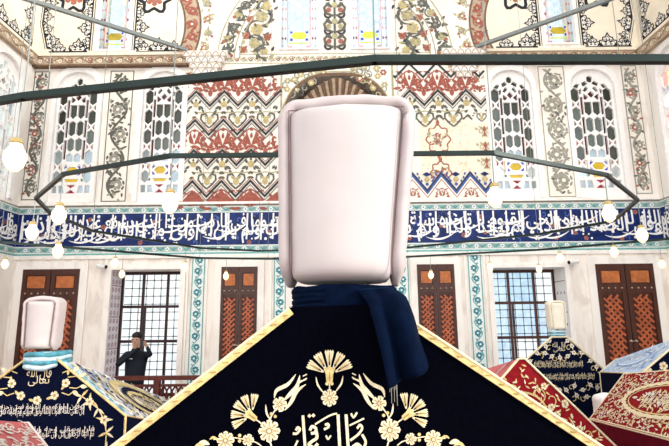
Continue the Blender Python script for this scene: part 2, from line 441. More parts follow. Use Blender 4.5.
o.vine((-2.45, 7.6), (2.6, 7.6), .17, 34, 'olive', [('rust', 'cream'), ('yellowish', 'grey')], ['grey'], 1, .016, .25)
trim(o, 'pale scrollwork string course below the two bright stained windows', 'cornice')

# ------------------------------------------------------------------ zigzag painted panels
def zig(o, x0, x1, z, A, per, x_ph, w, k, l):
    n = int((x1-x0)/per*8)+2; pts = []
    xs = sorted(set([x0, x1]+[x_ph+i*per/2 for i in range(-60, 60) if x0 < x_ph+i*per/2 < x1]))
    for x in xs:
        t = ((x-x_ph)/per) % 1; pts.append((x, z+A*(abs(2*t-1)*2-1)))
    o.rib(pts, w, k, l); return pts
def chevron(o, x0, x1, zlo, zhi, A, per, ph, k, l, z0, z1):
    a = [(x, min(max(z, z0), z1)) for x, z in zig(o, x0, x1, zlo, A, per, ph, .001, k, l)]
    c = [(x, min(max(z, z0), z1)) for x, z in zig(o, x0, x1, zhi, A, per, ph, .001, k, l)]
    for i in range(len(a)-1): o.poly([a[i], a[i+1], c[i+1], c[i]], k, l)
def redmotif(o, c, s, k, l):
    x, z = c
    for sg in (-1, 1):
        o.rib([(x, z-.1*s), (x+sg*.10*s, z-.02*s), (x+sg*.09*s, z+.09*s), (x+sg*.03*s, z+.05*s)], .024*s, k, l)
        o.leaf((x+sg*.12*s, z+.02*s), pi/2-sg*.5, .13*s, .05*s, k, l); o.leaf((x+sg*.03*s, z-.12*s), -pi/2+sg*1.1, .12*s, .05*s, k, l)
        o.leaf((x+sg*.19*s, z-.03*s), pi/2-sg*1.0, .10*s, .05*s, k, l)
    o.leaf((x, z), pi/2, .13*s, .07*s, k, l)
def palmette(o, c, s, l, k1='greydk', k2='olive'):
    x, z = c
    for sg in (-1, 1):
        o.spiral((x+sg*.085*s, z-.02*s), .085*s, pi/2, .9, k1, .022*s, l, -sg)
        o.leaf((x, z+.02*s), pi/2-sg*.75, .20*s, .07*s, k1, l, -.2*sg); o.leaf((x+sg*.02*s, z-.08*s), -pi/2+sg*.5, .12*s, .05*s, k1, l)
        o.leaf((x+sg*.18*s, z+.03*s), pi/2-sg*.9, .11*s, .06*s, k1, l)
    o.leaf((x, z-.04*s), pi/2, .2*s, .10*s, k2, l+1); o.leaf((x, z-.02*s), -pi/2, .16*s, .07*s, k2, l+1)
ZA, PER = .165, .60
def heart(o, x, z, l, s=1.0, k='greydk', y='yellowish'):
    for g in (-1, 1):
        T = lambda q: [(x+g*a*s, z+b_*s) for a, b_ in q]
        o.rib(T([(0, -.19), (.08, -.12), (.15, -.03), (.14, .05), (.07, .07), (.03, .01)]), .030*s, k, l)
        o.rib(T([(.0, .10), (.10, .085), (.20, .10), (.235, .06)]), .018*s, 'olive', l)
        for a, b_, r_ in ((.20, .07, 1.0), (.17, .13, .3), (.23, .02, 1.9), (.12, .15, .6)): o.leaf(T([(a, b_)])[0], pi/2-g*(r_), .085*s, .042*s, k, l)
        o.leaf(T([(.02, -.02)])[0], pi/2-g*.9, .09*s, .05*s, 'olive', l); o.leaf(T([(.05, -.10)])[0], -pi/2+g*1.5, .07*s, .03*s, k, l)
    o.leaf((x, z-.13*s), pi/2, .15*s, .10*s, y, l+1)
def bloom(o, x, z, l, s=1.0, k='greydk'):
    o.disc((x, z), .052*s, 'yellowish', l+1)
    for g in (-1, 1):
        o.leaf((x+g*.05*s, z+.01*s), pi/2-g*.5, .09*s, .04*s, k, l); o.leaf((x+g*.06*s, z-.03*s), -pi/2+g*1.0, .10*s, .045*s, k, l); o.leaf((x+g*.11*s, z-.09*s), -pi/2+g*.6, .09*s, .04*s, k, l)
    o.leaf((x, z+.05*s), pi/2, .06*s, .04*s, k, l)
def tulip(o, x, z, l, s=1.0, k='brick'):
    for g in (-1, 1):
        T = lambda q: [(x+g*a*s, z+b_*s) for a, b_ in q]
        o.poly(T([(0, -.14), (.08, -.11), (.10, -.02), (.07, .10), (.05, .02), (.02, -.06)]), k, l)
        o.leaf(T([(.12, -.09)])[0], pi/2-g*.9, .13*s, .05*s, k, l); o.leaf(T([(.10, .09)])[0], pi/2-g*1.3, .12*s, .04*s, k, l); o.leaf(T([(.13, -.15)])[0], pi/2-g*1.7, .14*s, .05*s, k, l)
        o.rib(T([(.03, .13), (.12, .06), (.2, -.04)]), .02*s, k, l)
    o.leaf((x, z-.03*s), pi/2, .10*s, .045*s, k, l); o.disc((x, z+.12*s), .03*s, k, l)
def knot(o, x, z, l, s=1.0, k='brick'):
    for g in (-1, 1):
        for a, b_, r_ in ((.02, .02, .5), (.02, -.03, 1.3), (.07, .06, 1.2), (.12, -.03, .8), (.17, .02, 1.5), (.10, -.10, 1.0)): o.leaf((x+g*a*s, z+b_*s), pi/2-g*r_, .11*s, .048*s, k, l)
    o.leaf((x, z-.12*s), pi/2, .14*s, .07*s, k, l)
def zigline(o, X0, X1, z, PH, k='dark', k2='greydk', w=.045):
    zig(o, X0, X1, z, ZA, PER, PH, w, k, 6); zig(o, X0, X1, z-.085, ZA, PER, PH, .016, k2, 6); zig(o, X0, X1, z+.07, ZA, PER, PH, .016, 'rust', 6)
def zone(o, X0, X1, a, c, PH, red, zmax, zmin):
    zm = (a+c)/2
    for n in range(-9, 10):
        xp = PH+n*PER; xv = xp+PER/2
        for x, f_, z in ((xp, tulip if red else bloom, zm+ZA*.75+(0 if red else .07)), (xv, knot if red else heart, zm-ZA*.75+(0 if red else .02))):
            if X0+.06 < x < X1-.06 and zmin+.06 < z < zmax-.06: f_(o, x, z, 3, min(1, (x-X0)/.22, (X1-x)/.22)*(1.38 if f_ is not heart else 1.22))
        if red:
            for q in (-.12, .0, .12):
                for x in (xp+PER*.25, xp-PER*.25):
                    if X0+.06 < x < X1-.06 and zmin+.06 < zm+q < zmax-.08: o.leaf((x, zm+q), pi/2+q*4, .12, .055, 'brick', 3); o.leaf((x, zm+q), -pi/2+q*9, .10, .05, 'brick', 3)
o = Orn(wallmap(YB)); X0, X1 = -3.12, -1.10; PH = -2.33
o.rect(X0, 4.42, X1, 7.49, 'cream_pale', 0)
ZC = [7.35, 6.69, 6.04, 5.37, 4.70, 4.05]
for i in range(5):
    if i < 5 and ZC[i] < 7.3: zigline(o, X0, X1, ZC[i], PH)
    zone(o, X0, X1, ZC[i], ZC[i+1], PH, i in (0, 2, 4), 7.45, 4.42)
chevron(o, X0, X1, 3.9, 4.50, ZA, PER, PH, 'brick', 1, 4.42, 7.49)
o.rect(X0, 4.40, X1, 4.42, 'dark', 7)
trim(o, 'painted zigzag panel of red and grey palmettes left of the large turban', 'wall painting')

o = Orn(wallmap(YB)); X0, X1 = 1.30, 3.26; PH = 2.24
o.rect(X0, 4.42, X1, 6.1, 'cream', 0); o.rect(X0, 6.1, X1, 7.49, 'cream_pale', 0)
zigline(o, X0, X1, 6.66, PH); zig(o, X0, X1, 7.30, ZA, PER, PH, .045, 'dark', 6)
zone(o, X0, X1, 7.30, 6.66, PH, True, 7.49, 6.2); zone(o, X0, X1, 6.66, 6.02, PH, False, 7.4, 6.1)
for n in range(-3, 4):
    x = PH+n*PER
    if X0 < x-.1 and x+.1 < X1: o.rib([(x-.1, 6.16), (x, 6.25), (x+.1, 6.16)], .035, 'greydk', 6)
o.rect(X0+.52, 5.0, X1-.35, 6.16, 'cream', 2); o.rect(X0+.3, 4.98, X0+.52, 6.16, 'cream_pale', 2)
def medal(o, c, rx, rz, l):
    pts = [(c[0]+rx*cos(a)*(1+.12*cos(8*a)), c[1]+rz*sin(a)*(1+.1*cos(8*a))) for a in [2*pi*i/48 for i in range(48)]]
    o.rib(pts, .03, 'rust', l, closed=True)
    for i in range(26):
        a = R.uniform(0, 6.28); q = R.uniform(.1, .8)
        p = (c[0]+rx*q*cos(a), c[1]+rz*q*sin(a)); o.leaf(p, R.uniform(0, 6.28), .11, .045, R.choice(['rust', 'olive', 'rust', 'grey']), l)
    o.leaf((c[0], c[1]+rz), pi/2, .16, .08, 'rust', l); o.leaf((c[0], c[1]-rz), -pi/2, .16, .08, 'rust', l)
medal(o, (2.20, 5.72), .23, .30, 3); medal(o, (2.22, 4.98), .2, .24, 3)
for x in (1.34, 3.18):
    for z in (5.2, 5.55, 5.9): palmette(o, (x, z), .75, 3, 'olive', 'rust')
for i in range(70): 
    p = (R.uniform(X0+.55, X1-.4), R.uniform(5.05, 6.1)); o.leaf(p, R.uniform(0, 6.3), .07, .02, 'ochre', 3)
PH = 2.22; ZA = .19
chevron(o, X0, X1, 4.0, 4.74, ZA, PER, PH, 'cream_pale', 4, 4.42, 5.2)
zig(o, X0, X1, 4.78, ZA, PER, PH, .075, 'blue_mid', 5); zig(o, X0, X1, 4.80, ZA, PER, PH, .03, 'dark', 6); zig(o, X0, X1, 4.66, ZA, PER, PH, .016, 'rust', 5)
for n in range(-4, 5):
    x = PH+n*PER
    if X0+.1 < x < X1-.1:
        tulip(o, x, 4.58, 6, .62, 'rust')
        for g in (-1, 1): o.leaf((x+g*.12, 4.47), pi/2, .07, .04, 'rust', 6)
    x += PER/2
    if X0+.12 < x < X1-.12:
        o.poly([(x-.09, 4.96), (x, 4.91), (x+.09, 4.96), (x, 5.01)], 'blue', 6); o.flower((x, 4.85), .06, 6, 'yellowish', 'ochre', 6); o.disc((x, 4.75), .035, 'blue_mid', 6)
        for g in (-1, 1):
            for a, b_ in ((.10, 4.79), (.15, 4.86), (.18, 4.94)): o.leaf((x+g*a, b_), pi/2-g*.3, .07, .04, 'blue_mid', 6)
ZA = .165
o.rect(X0, 4.40, X1, 4.43, 'dark', 6)
trim(o, 'painted panel with cream medallion field and blue zigzag right of the large turban', 'wall painting')

# spandrel over the niche
o = Orn(wallmap(YB)); N = archp(*NICHE, 1.0, 10)[2:]
q = [(-1.10, 6.2)]+[(NICHE[0], 6.2)]+N[::-1]+[(NICHE[2], 6.2), (1.28, 6.2), (1.28, 7.49), (-1.10, 7.49)]
ap = N[10]
for side in (0, 1):
    arc = N[:11] if side else N[10:]
    for i in range(len(arc)-1):
        a, c = arc[i], arc[i+1]; xb = [p[0] for p in (a, c)]
        o.poly([a, (a[0], 7.49), (c[0], 7.49), c], 'cream_pale', 0)
o.rib(N, .07, 'brownline', 3); o.rib([(x, z+.06) for x, z in N], .025, 'olive', 3)
for sg in (-1, 1):
    for i in range(34):
        x = nc+sg*R.uniform(.25, 1.1); t = abs(x-nc)/1.16; zmin = 7.22-1.0*t**1.6+.12
        z = R.uniform(zmin, 7.42)
        if i % 3 == 0: o.flower((x, z), .075, 6, R.choice(['olive', 'yellowish', 'rust']), 'cream', 2)
        else: o.spiral((x, z), .09, R.uniform(0, 6), .9, R.choice(['grey', 'olive', 'greydk']), .025, 1)
o.rect(-1.13, 4.42, -1.09, 7.49, 'olive', 4); o.rect(1.26, 4.42, 1.30, 7.49, 'olive', 4)
trim(o, 'floral spandrel around the pointed arch above the large turban', 'wall painting')

# ------------------------------------------------------------------ floral strips between the lattice windows
for (x0, x1), z0, z1, pale, lb in (((-6.44, -6.11), 4.5, 7.36, 0, 'dark scrolling flower strip at the left corner of the back wall'), ((-4.80, -4.29), 4.45, 7.36, 0, 'grey scrolling flower strip between the two left lattice windows'),
                     ((4.42, 4.98), 4.45, 7.36, 1, 'pale scrolling flower strip between the two right lattice windows'), ((6.22, 6.55), 4.5, 7.36, 1, 'pale scrolling flower strip at the right corner of the back wall')):
    o = Orn(wallmap(YB)); o.rect(x0, z0, x1, z1, 'cream_pale', 0)
    st = 'grey' if pale else 'greydk'
    for e in ((x0, z0, x0+.02, z1), (x1-.02, z0, x1, z1), (x0, z1-.02, x1, z1), (x0, z0, x1, z0+.02)): o.rect(*e, 'greydk' if not pale else 'grey', 2)
    w = x1-x0; n = max(5, int(2.9/(w*1.05)))
    if w < .4: n = 7
    o.vine(((x0+x1)/2, z0+.08), ((x0+x1)/2, z1-.06), w*.86, n, st, [('grey', 'cream'), ('rust' if w < .4 else 'grey', 'cream_pale')], [st], 1, .05, .27, dense=8)
    for i in range(90):
        o.leaf((R.uniform(x0+.06, x1-.06), R.uniform(z0+.05, z1-.1)), R.uniform(0, 6.3), .10, .045, R.choice([st, 'grey', 'greydk', 'rust' if w < .4 else 'grey']), 2)
    trim(o, lb, 'wall painting')

# turquoise vine tile strips of the lower wall
for x0, x1, lb in ((-2.86, -2.60, 'turquoise vine tile strip right of the left barred window'), (-1.22, -.98, 'turquoise vine tile strip left of the large turban'), (1.20, 1.47, 'turquoise vine tile strip half hidden right of the large turban'), (2.66, 2.93, 'turquoise vine tile strip left of the right barred window')):
    o = Orn(wallmap(YB)); o.rect(x0, .1, x1, 3.35, 'tilewhite', 0)
    for e in ((x0, x0+.022), (x1-.022, x1)): o.rect(e[0], .1, e[1], 3.35, 'turq', 1)
    o.vine(((x0+x1)/2, .15), ((x0+x1)/2, 3.33), .2, 15, 'turq', [('teal', 'tilewhite')], ['turq', 'teal'], 1, .022, .33, curls=True)
    trim(o, lb, 'tile strip')
# end strips by the corners and marble mouldings
b = MB()
for x in (-4.98, -4.56, 4.66, 5.06, -2.94, -2.56, 2.98, -1.28, -2.36, 1.55, 2.45, 2.6):
    b.box((x-.018, YB-.03, .1), (x+.018, YB, 3.3), 'marble_light')
b.box((WL, YB-.04, 3.27), (WR, YB, 3.33), 'marble_light')
trim(b, 'slender marble mouldings framing the shutters and barred windows', 'moulding')

# ------------------------------------------------------------------ upper painted bays and arches
def arcband(o, cx, cz, r0, r1, a0, a1, k, l, n=20):
    for i in range(n):
        a = a0+(a1-a0)*i/n; c = a0+(a1-a0)*(i+1)/n
        o.poly([(cx+r*cos(t), cz+r*sin(t)) for r, t in ((r0, a), (r1, a), (r1, c), (r0, c))], k, l)
def arcflowers(o, cx, cz, r, w, a0, a1, n, ks, kf, l):
    for i in range(n):
        a = a0+(a1-a0)*(i+.5)/n; c = (cx+r*cos(a), cz+r*sin(a)); t = a+pi/2
        k = kf[i % len(kf)]; o.disc((c[0]+w*.36*cos(a)*(1 if i % 2 else -1), c[1]+w*.36*sin(a)*(1 if i % 2 else -1)-w*.3), w*.13, 'rust', l+2); o.flower((c[0]+(w*.08 if i % 2 else -w*.08)*cos(a), c[1]+(w*.08 if i % 2 else -w*.08)*sin(a)), w*.34, 7, k[0], k[1], l+1)
        o.spiral(c, w*.42, t, .9, ks, w*.10, l, 1 if i % 2 else -1)
        for j in range(7): o.leaf((c[0]+R.uniform(-.45, .45)*w, c[1]+R.uniform(-.45, .45)*w), R.uniform(0, 6.3), w*.45, w*.2, ks, l+1)
CX = .05
def trefoil(o, c, s, ang, l):
    """black lobed palmette with a pale outline"""
    T = lambda x, y: (c[0]+(x*cos(ang)-y*sin(ang))*s, c[1]+(x*sin(ang)+y*cos(ang))*s)
    q = ((-.62, .16), (-.56, .42), (-.36, .44), (-.34, .64), (-.14, .70), (0, .98), (.14, .70), (.34, .64), (.36, .44), (.56, .42), (.62, .16))
    o.poly([T(-.62, 0)]+[T(*p) for p in q]+[T(.62, 0)], 'cream_pale', l)
    o.rib([T(*p) for p in q], .085*s, 'ink', l+1); o.rib([T(x*.78, y*.76) for x, y in q], .03*s, 'ink', l+1)
    for g in (-1, 1):
        o.poly([T(g*.60, .02), T(g*.58, .30), T(g*.44, .18), T(g*.34, .02)], 'ink', l+1)
        o.leaf(T(g*.05, .24), ang+pi/2-g*1.0, .34*s, .15*s, 'ink', l+2); o.leaf(T(g*.03, .30), ang+pi/2-g*.35, .30*s, .11*s, 'ink', l+2); o.leaf(T(g*.06, .16), ang+pi/2-g*1.7, .26*s, .10*s, 'ink', l+2)
    o.flower(T(0, .24), .12*s, 6, 'white', 'grey', l+3)
def border(o, pts, s, l):
    for i in range(len(pts)-1):
        a, c = pts[i], pts[i+1]; L = math.hypot(c[0]-a[0], c[1]-a[1]); n = max(1, round(L/(s*1.22))); an = math.atan2(c[1]-a[1], c[0]-a[0])
        for j in range(n):
            t = (j+.5)/n; trefoil(o, (a[0]+(c[0]-a[0])*t, a[1]+(c[1]-a[1])*t), s*(1 if j % 2 else .78), an+0, l)
        o.rib([a, c], .035, 'ink', l); 
        nn = (-sin(an), cos(an)); o.rib([(a[0]-nn[0]*.05, a[1]-nn[1]*.05), (c[0]-nn[0]*.05, c[1]-nn[1]*.05)], .014, 'ink', l)
for nm, cx, sg in (('left', -4.80, 1), ('right', 4.92, -1)):
    o = Orn(wallmap(YB)); xi = cx+sg*1.62; xo = WL if sg > 0 else WR
    tw = TW[2] if sg > 0 else TW[3]; m0, m1 = tw[0]-.10, tw[2]+.10
    for a, c in ((min(xo, xi), m0), (m1, max(xo, xi))): o.rect(a, 7.74, c, 10.6, 'cream', 0)
    l0 = min(xo, xi)+.10; r0 = max(xo, xi)-.08
    border(o, [(m0-.04, 10.4), (m0-.04, 7.84), ][::-1], .30, 1) if True else 0
    border(o, [(l0+.16, 7.82), (m0-.08, 7.82)], .32, 1); border(o, [(m1+.08, 7.82), (r0-.05, 7.82)], .32, 1)
    border(o, [(m1+.04, 10.4), (m1+.04, 7.84)], .30, 1)
    if sg > 0: border(o, [(l0+.02, 10.2), (l0-.04, 8.5), (l0+.12, 7.9)], .30, 1)
    else: border(o, [(r0-.12, 7.9), (r0+.04, 8.5), (r0-.02, 10.2)], .30, 1)
    px = cx+sg*.85; 
    o.rib([(px+.32*cos(t)*(1+.2*cos(6*t)), 9.12+.34*sin(t)*(1+.2*cos(6*t))) for t in [2*pi*i/36 for i in range(36)]], .07, 'ink', 1, closed=True)
    o.flower((px, 9.12), .22, 8, 'rust', 'cream', 1)
    px = cx-sg*.95
    o.rib([(px+.34*cos(t)*(1+.2*cos(6*t)), 9.2+.38*sin(t)*(1+.2*cos(6*t))) for t in [2*pi*i/36 for i in range(36)]], .07, 'ink', 1, closed=True)
    o.flower((px, 9.2), .25, 8, 'rust', 'cream', 1)
    trim(o, 'cream painted bay with black lobed border above the %s lattice windows' % nm, 'wall painting')
    # arch bands of the side bay that come down beside the middle bay
    o = Orn(wallmap(YB), step=.002, base=.004)
    S = lambda a: a if sg > 0 else pi-a
    A0, A1 = -.42, 1.2
    arcband(o, cx, 8.4, 1.56, 1.90, S(A0), S(A1), 'cornice', 0)
    for r in (1.56, 1.90): arcband(o, cx, 8.4, r-.02, r+.02, S(A0), S(A1), 'brownline', 4)
    arcflowers(o, cx, 8.4, 1.73, .28, S(A0), S(A1), 9, 'brick', [('rust', 'cream'), ('brick', 'cornice')], 1)
    arcband(o, cx, 8.4, 1.94, 2.22, S(A0+.08), S(A1), 'cream_pale', 0)
    arcflowers(o, cx, 8.4, 2.08, .24, S(A0+.08), S(A1), 9, 'olive', [('rust', 'cream'), ('grey', 'yellowish')], 1)
    trim(o, 'red and cream flowered arch bands on the inner side of the %s bay' % nm, 'arch')
    # plaster stalactite corbel between the arches
    b = MB(); xc = -2.74 if sg > 0 else 2.82
    for r, (z, w, d, n) in enumerate(((7.12, .16, .05, 2), (7.24, .25, .08, 3), (7.36, .33, .11, 4), (7.48, .40, .14, 5), (7.60, .47, .17, 6))):
        b.box((xc-w, YB-d, z), (xc+w, YB, z+.12), ('cream_pale', 'plaster')[r % 2])
        for i in range(n):
            x = xc-w+2*w*(i+.5)/n; e = w/n*.82
            b.tube([(x-e, YB-d-.004, z+.005), (x-e*.75, YB-d-.004, z+.06), (x, YB-d-.004, z+.105), (x+e*.75, YB-d-.004, z+.06), (x+e, YB-d-.004, z+.005)], .010, 'cornice', 5)
            b.ball((x, YB-d, z+.035), e*.45, 'plaster', 8, (1, .5, 1))
    o = Orn(wallmap(YB), base=.004); o.rect(xc-.5, 6.95, xc+.5, 7.78, 'cream_pale', 0)
    for i in range(60): o.leaf((xc+R.uniform(-.46, .46), R.uniform(6.97, 7.75)), R.uniform(0, 6.3), .10, .03, R.choice(['grey', 'cornice', 'olive']), 1)
    b2 = len(b.v); b.v += o.v
    for f_, mi in zip(o.f, o.m): b.f.append([b2+k for k in f_]); b.m.append(b.mi(o.names[mi]))
    trim(b, 'white stalactite corbel between the %s bay and the middle bay' % nm, 'corbel')
for nm, mp in (('left', lm), ('right', rm)):
    o = Orn(mp); o.rect(4, 7.72, YB-.02, 10.6, 'cream', 0); border(o, [(4.2, 7.85), (9.8, 7.85)] if nm == 'left' else [(4.2, 7.85), (9.8, 7.85)], .32, 1)
    border(o, [(9.75, 7.95), (9.7, 10.4)], .30, 1)
    trim(o, 'cream painted upper part of the %s side wall with black lobed border' % nm, 'wall painting')
# middle bay
o = Orn(wallmap(YB), step=.002, base=.003)
for a, c in ((-2.4, -1.24), (-.24, .33), (1.32, 2.5)): o.rect(a, 7.72, c, 10.5, 'pinkcream', 0)
for sg in (-1, 1):
    S = lambda a: a if sg > 0 else pi-a
    arcband(o, CX, 7.55, 2.2, 2.56, S(.04), S(1.3), 'cream_pale', 3)
    arcflowers(o, CX, 7.55, 2.38, .32, S(.04), S(1.3), 10, 'greydk', [('greydk', 'grey'), ('olive', 'yellowish')], 4)
    arcband(o, CX, 7.55, 2.08, 2.2, S(.04), S(1.3), 'plaster', 3)
    for r in (2.19, 2.08, 2.56): arcband(o, CX, 7.55, r-.012, r+.012, S(.04), S(1.3), 'olive', 7)
    # large arabesque in the corner
    MX = lambda px, py: (CX+sg*(-(at(px, py, YB).x-CX)), at(px, py, YB).z)
    for i, (px, py, kk, r_) in enumerate(((264, 51.5, 'yellowish', .09), (254.4, 43.5, 'olive', .13), (257, 29.5, 'yellowish', .14), (262, 17, 'olive', .14), (266.5, 6.5, 'yellowish', .11), (262, -6, 'olive', .13))):
        c = MX(px, py); o.flower(c, r_, 9, kk, 'cream', 5); o.disc(c, r_*.5, 'olive', 6); o.disc(c, r_*.3, 'yellowish', 7)
        a0 = (1 if i % 2 else -1); o.rib([(c[0]+(r_+.07)*cos(t), c[1]+(r_+.07)*sin(t)) for t in [(pi if (i % 2) == (sg > 0) else 0)-2.1+4.2*q/14 for q in range(15)]], .065, 'greydk', 4, taper=True)
        for q in range(7): t = 2*pi*q/7+i; o.leaf((c[0]+(r_+.08)*cos(t), c[1]+(r_+.08)*sin(t)), t+1.2, .13, .055, R.choice(['greydk', 'dark', 'greydk', 'olive']), 5)
    for px, py in ((243, 50), (250, 19.5), (267.5, 37.6), (246, 36)):
        c = MX(px, py); o.flower(c, .085, 6, 'rust', 'brick', 6); o.leaf(c, .8, .14, .06, 'brick', 5); o.leaf(c, 2.4, .14, .06, 'greydk', 4)
# candelabrum between the windows
o.rib([(CX, 7.80), (CX, 10)], .05, 'greydk', 3)
for z in (7.86, 8.22, 8.62, 9.05):
    for sg in (-1, 1):
        o.spiral((CX+sg*.13, z+.02), .11, pi/2, 1.0, 'dark', .05, 2, -sg)
        o.rib([(CX+sg*.03, z), (CX+sg*.2, z+.06), (CX+sg*.23, z+.2), (CX+sg*.12, z+.33)], .055, 'greydk', 2)
        o.disc((CX+sg*.13, z+.14), .06, 'rust' if z < 8 or z > 8.4 else 'olive', 4); o.leaf((CX+sg*.05, z+.2), pi/2-sg*.9, .2, .08, 'greydk', 3)
    o.disc((CX, z+.26), .07, 'olive', 4)
trim(o, 'painted middle bay with candelabrum and big arabesques around bright stained windows', 'wall painting')

# ------------------------------------------------------------------ windows
WN = [0]
def window_root(loc, label):
    WN[0] += 1; return empty('window_%d' % WN[0], loc, label, 'window', kind='structure')
def hexv(x, y, w, h, t): return [(x-w, y-h+t), (x, y-h), (x+w, y-h+t), (x+w, y+h-t), (x, y+h), (x-w, y+h-t)]
def lattice(box, fn, label, palette, loc, depth=.05):
    """pierced white plaster lattice filled with coloured glass"""
    x0, z0, x1, z1 = box; c = (x0+x1)/2; w = (x1-x0)/2; root = window_root(loc, label)
    b0 = z0+.17
    q = lambda X, Y: (c+X/65*(w-.03), z1-.10-(Y-30)/370*(z1-.10-b0))
    cells = []
    def cell(pts, k, sx_=1.0, sy_=1.0):
        mx = sum(p[0] for p in pts)/len(pts); my = sum(p[1] for p in pts)/len(pts)
        cells.append(([q(mx+(p[0]-mx)*sx_, my+(p[1]-my)*sy_) for p in pts], k))
    D = palette
    side = (97, 160, 223, 286, 346)
    for i, y in enumerate(side):
        for sx in (-1, 1):
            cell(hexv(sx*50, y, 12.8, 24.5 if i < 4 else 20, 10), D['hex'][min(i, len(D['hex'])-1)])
    for i, y in enumerate((128.5, 191.5, 254.5, 316)):
        for sx in (-1, 1):
            k = D['tri'][min(i, len(D['tri'])-1)]
            cell([(sx*50-11, y-11), (sx*50-3, y), (sx*50-11, y+11)], k); cell([(sx*50+11, y-11), (sx*50+3, y), (sx*50+11, y+11)], k)
    for i, (y0, y1) in enumerate(((104, 162), (170, 224), (232, 292))):
        for sx in (-1, 1): cell([(sx*31-4, y0), (sx*31+4, y0), (sx*31+4, y1), (sx*31-4, y1)], D['slot'][i], 1.1)
    for sx in (-1, 1):
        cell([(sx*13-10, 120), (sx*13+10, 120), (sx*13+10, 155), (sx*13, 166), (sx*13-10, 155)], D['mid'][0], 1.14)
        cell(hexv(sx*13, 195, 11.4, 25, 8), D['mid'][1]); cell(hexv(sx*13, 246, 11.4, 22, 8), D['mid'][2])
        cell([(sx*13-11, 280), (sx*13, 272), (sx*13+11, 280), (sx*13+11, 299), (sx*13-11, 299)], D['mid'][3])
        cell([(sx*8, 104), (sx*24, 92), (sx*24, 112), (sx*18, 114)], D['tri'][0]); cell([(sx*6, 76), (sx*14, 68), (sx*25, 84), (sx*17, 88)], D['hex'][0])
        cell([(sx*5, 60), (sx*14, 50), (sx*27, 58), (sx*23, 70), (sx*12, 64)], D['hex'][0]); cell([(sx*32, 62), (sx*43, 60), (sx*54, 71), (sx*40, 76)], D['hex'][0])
        cell([(sx*28, 76), (sx*36, 80), (sx*36, 96), (sx*29, 92)], D['slot'][0])
        cell([(sx*26, 308), (sx*18, 308), (sx*22, 314)], D['hex'][-1])
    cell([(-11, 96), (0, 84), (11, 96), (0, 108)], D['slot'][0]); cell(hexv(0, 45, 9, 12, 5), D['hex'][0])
    # coloured foot of the window
    cell([(-20, 327), (-11, 316), (11, 316), (20, 327), (11, 338), (-11, 338)], D['star'])
    for sx in (-1, 1):
        for sy in (-1, 1): cell([(sx*14, 327+sy*14), (sx*27, 327+sy*14), (sx*27, 327+sy*2)], D['corner'])
        cell([(sx*33, 308), (sx*37, 308), (sx*37, 345), (sx*33, 345)], D['bar'] if sx < 0 else D['slot'][2])
        cell([(sx*31, 352), (sx*39, 352), (sx*39, 360), (sx*31, 360)], D['green']); cell([(sx*46, 372), (sx*62, 372), (sx*62, 395), (sx*46, 395)], D['foot'])
        cell([(sx*26, 372), (sx*40, 372), (sx*40, 395), (sx*20, 395)], D['foot'])
    cell([(-24, 352), (24, 352), (18, 362), (-18, 362)], D['bar']); cell([(-16, 370), (16, 370), (0, 381)], D['red']); cell([(-16, 396), (16, 396), (0, 384)], D['red'])
    plate = pierced('lattice', archp(x0+.005, z0+.005, x1-.005, z1-.005, .415), [p for p, k in cells], .05, lambda u, v, h: fn(u, v, h-depth), 'plaster', None)
    wv = root.location; plate.parent = root; plate.location = -wv
    o = Orn(fn)
    for p, k in cells:
        cx_ = sum(a for a, _ in p)/len(p); cz_ = sum(a for _, a in p)/len(p)
        o.face([fn(cx_+(a-cx_)*1.08, cz_+(c_-cz_)*1.08, -depth-.055) for a, c_ in p], k)
    o.build('panes', root)
    # plaster surround
    A = archp(x0+.006, z0+.004, x1-.006, z1-.006, .417); o = MB(); n = len(A)
    O_ = archp(x0-.09, z0-.02, x1+.09, z1+.11, .44)
    for i in range(1, n): 
        j = (i+1) % n
        if i == 0: continue
        o.face([fn(*A[i], .03), fn(*A[j], .03), fn(*O_[j], .03), fn(*O_[i], .03)], 'plaster'); o.face([fn(*O_[i], .03), fn(*O_[j], .03), fn(*O_[j], 0), fn(*O_[i], 0)], 'plaster')
        o.face([fn(*A[i], .03), fn(*A[j], .03), fn(*A[j], -.1), fn(*A[i], -.1)], 'plaster')
    o.build('surround', root)
    return root
DK = dict(hex=['g_shade', 'g_shade', 'g_halfshade', 'g_pale', 'g_pale'], tri=['g_wine', 'g_wine', 'g_red', 'g_red'], slot=['g_wine', 'g_black', 'g_wine'], mid=['g_shade', 'g_shade', 'g_halfshade', 'g_pale'], star='g_yellow', corner='g_blue', bar='g_yellow', green='g_green', red='g_red', foot='g_pale')  # hex and mid panes run dark to pale: eaves shade painted as glass colour
DR = dict(DK); DR.update(hex=['g_shade', 'g_halfshade', 'g_halfshade', 'g_halfshade', 'g_white'], mid=['g_shade', 'g_halfshade', 'g_halfshade', 'g_pale'])
DL = dict(hex=['g_white', 'g_pale', 'g_white', 'g_white', 'g_white'], tri=['g_pale', 'g_orange', 'g_pale', 'g_red'], slot=['g_black', 'g_pale', 'g_wine'], mid=['g_white', 'g_white', 'g_white', 'g_white'], star='g_orange', corner='g_blue', bar='g_yellow', green='g_pale', red='g_red', foot='g_white')
DP = dict(hex=['g_pink', 'g_white', 'g_pink', 'g_white', 'g_pink'], tri=['g_blue', 'g_pink', 'g_pink', 'g_red'], slot=['g_lemon', 'g_pink', 'g_pink'], mid=['g_white', 'g_white', 'g_white', 'g_white'], star='g_lemon', corner='g_blue', bar='g_lemon', green='g_pink', red='g_pink', foot='g_white')
wm = wallmap(YB)
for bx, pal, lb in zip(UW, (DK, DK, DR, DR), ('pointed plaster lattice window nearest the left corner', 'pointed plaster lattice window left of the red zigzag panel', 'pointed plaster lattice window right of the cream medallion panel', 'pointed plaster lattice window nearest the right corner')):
    lattice(bx, wm, lb, pal, ((bx[0]+bx[2])/2, YB, bx[1]))
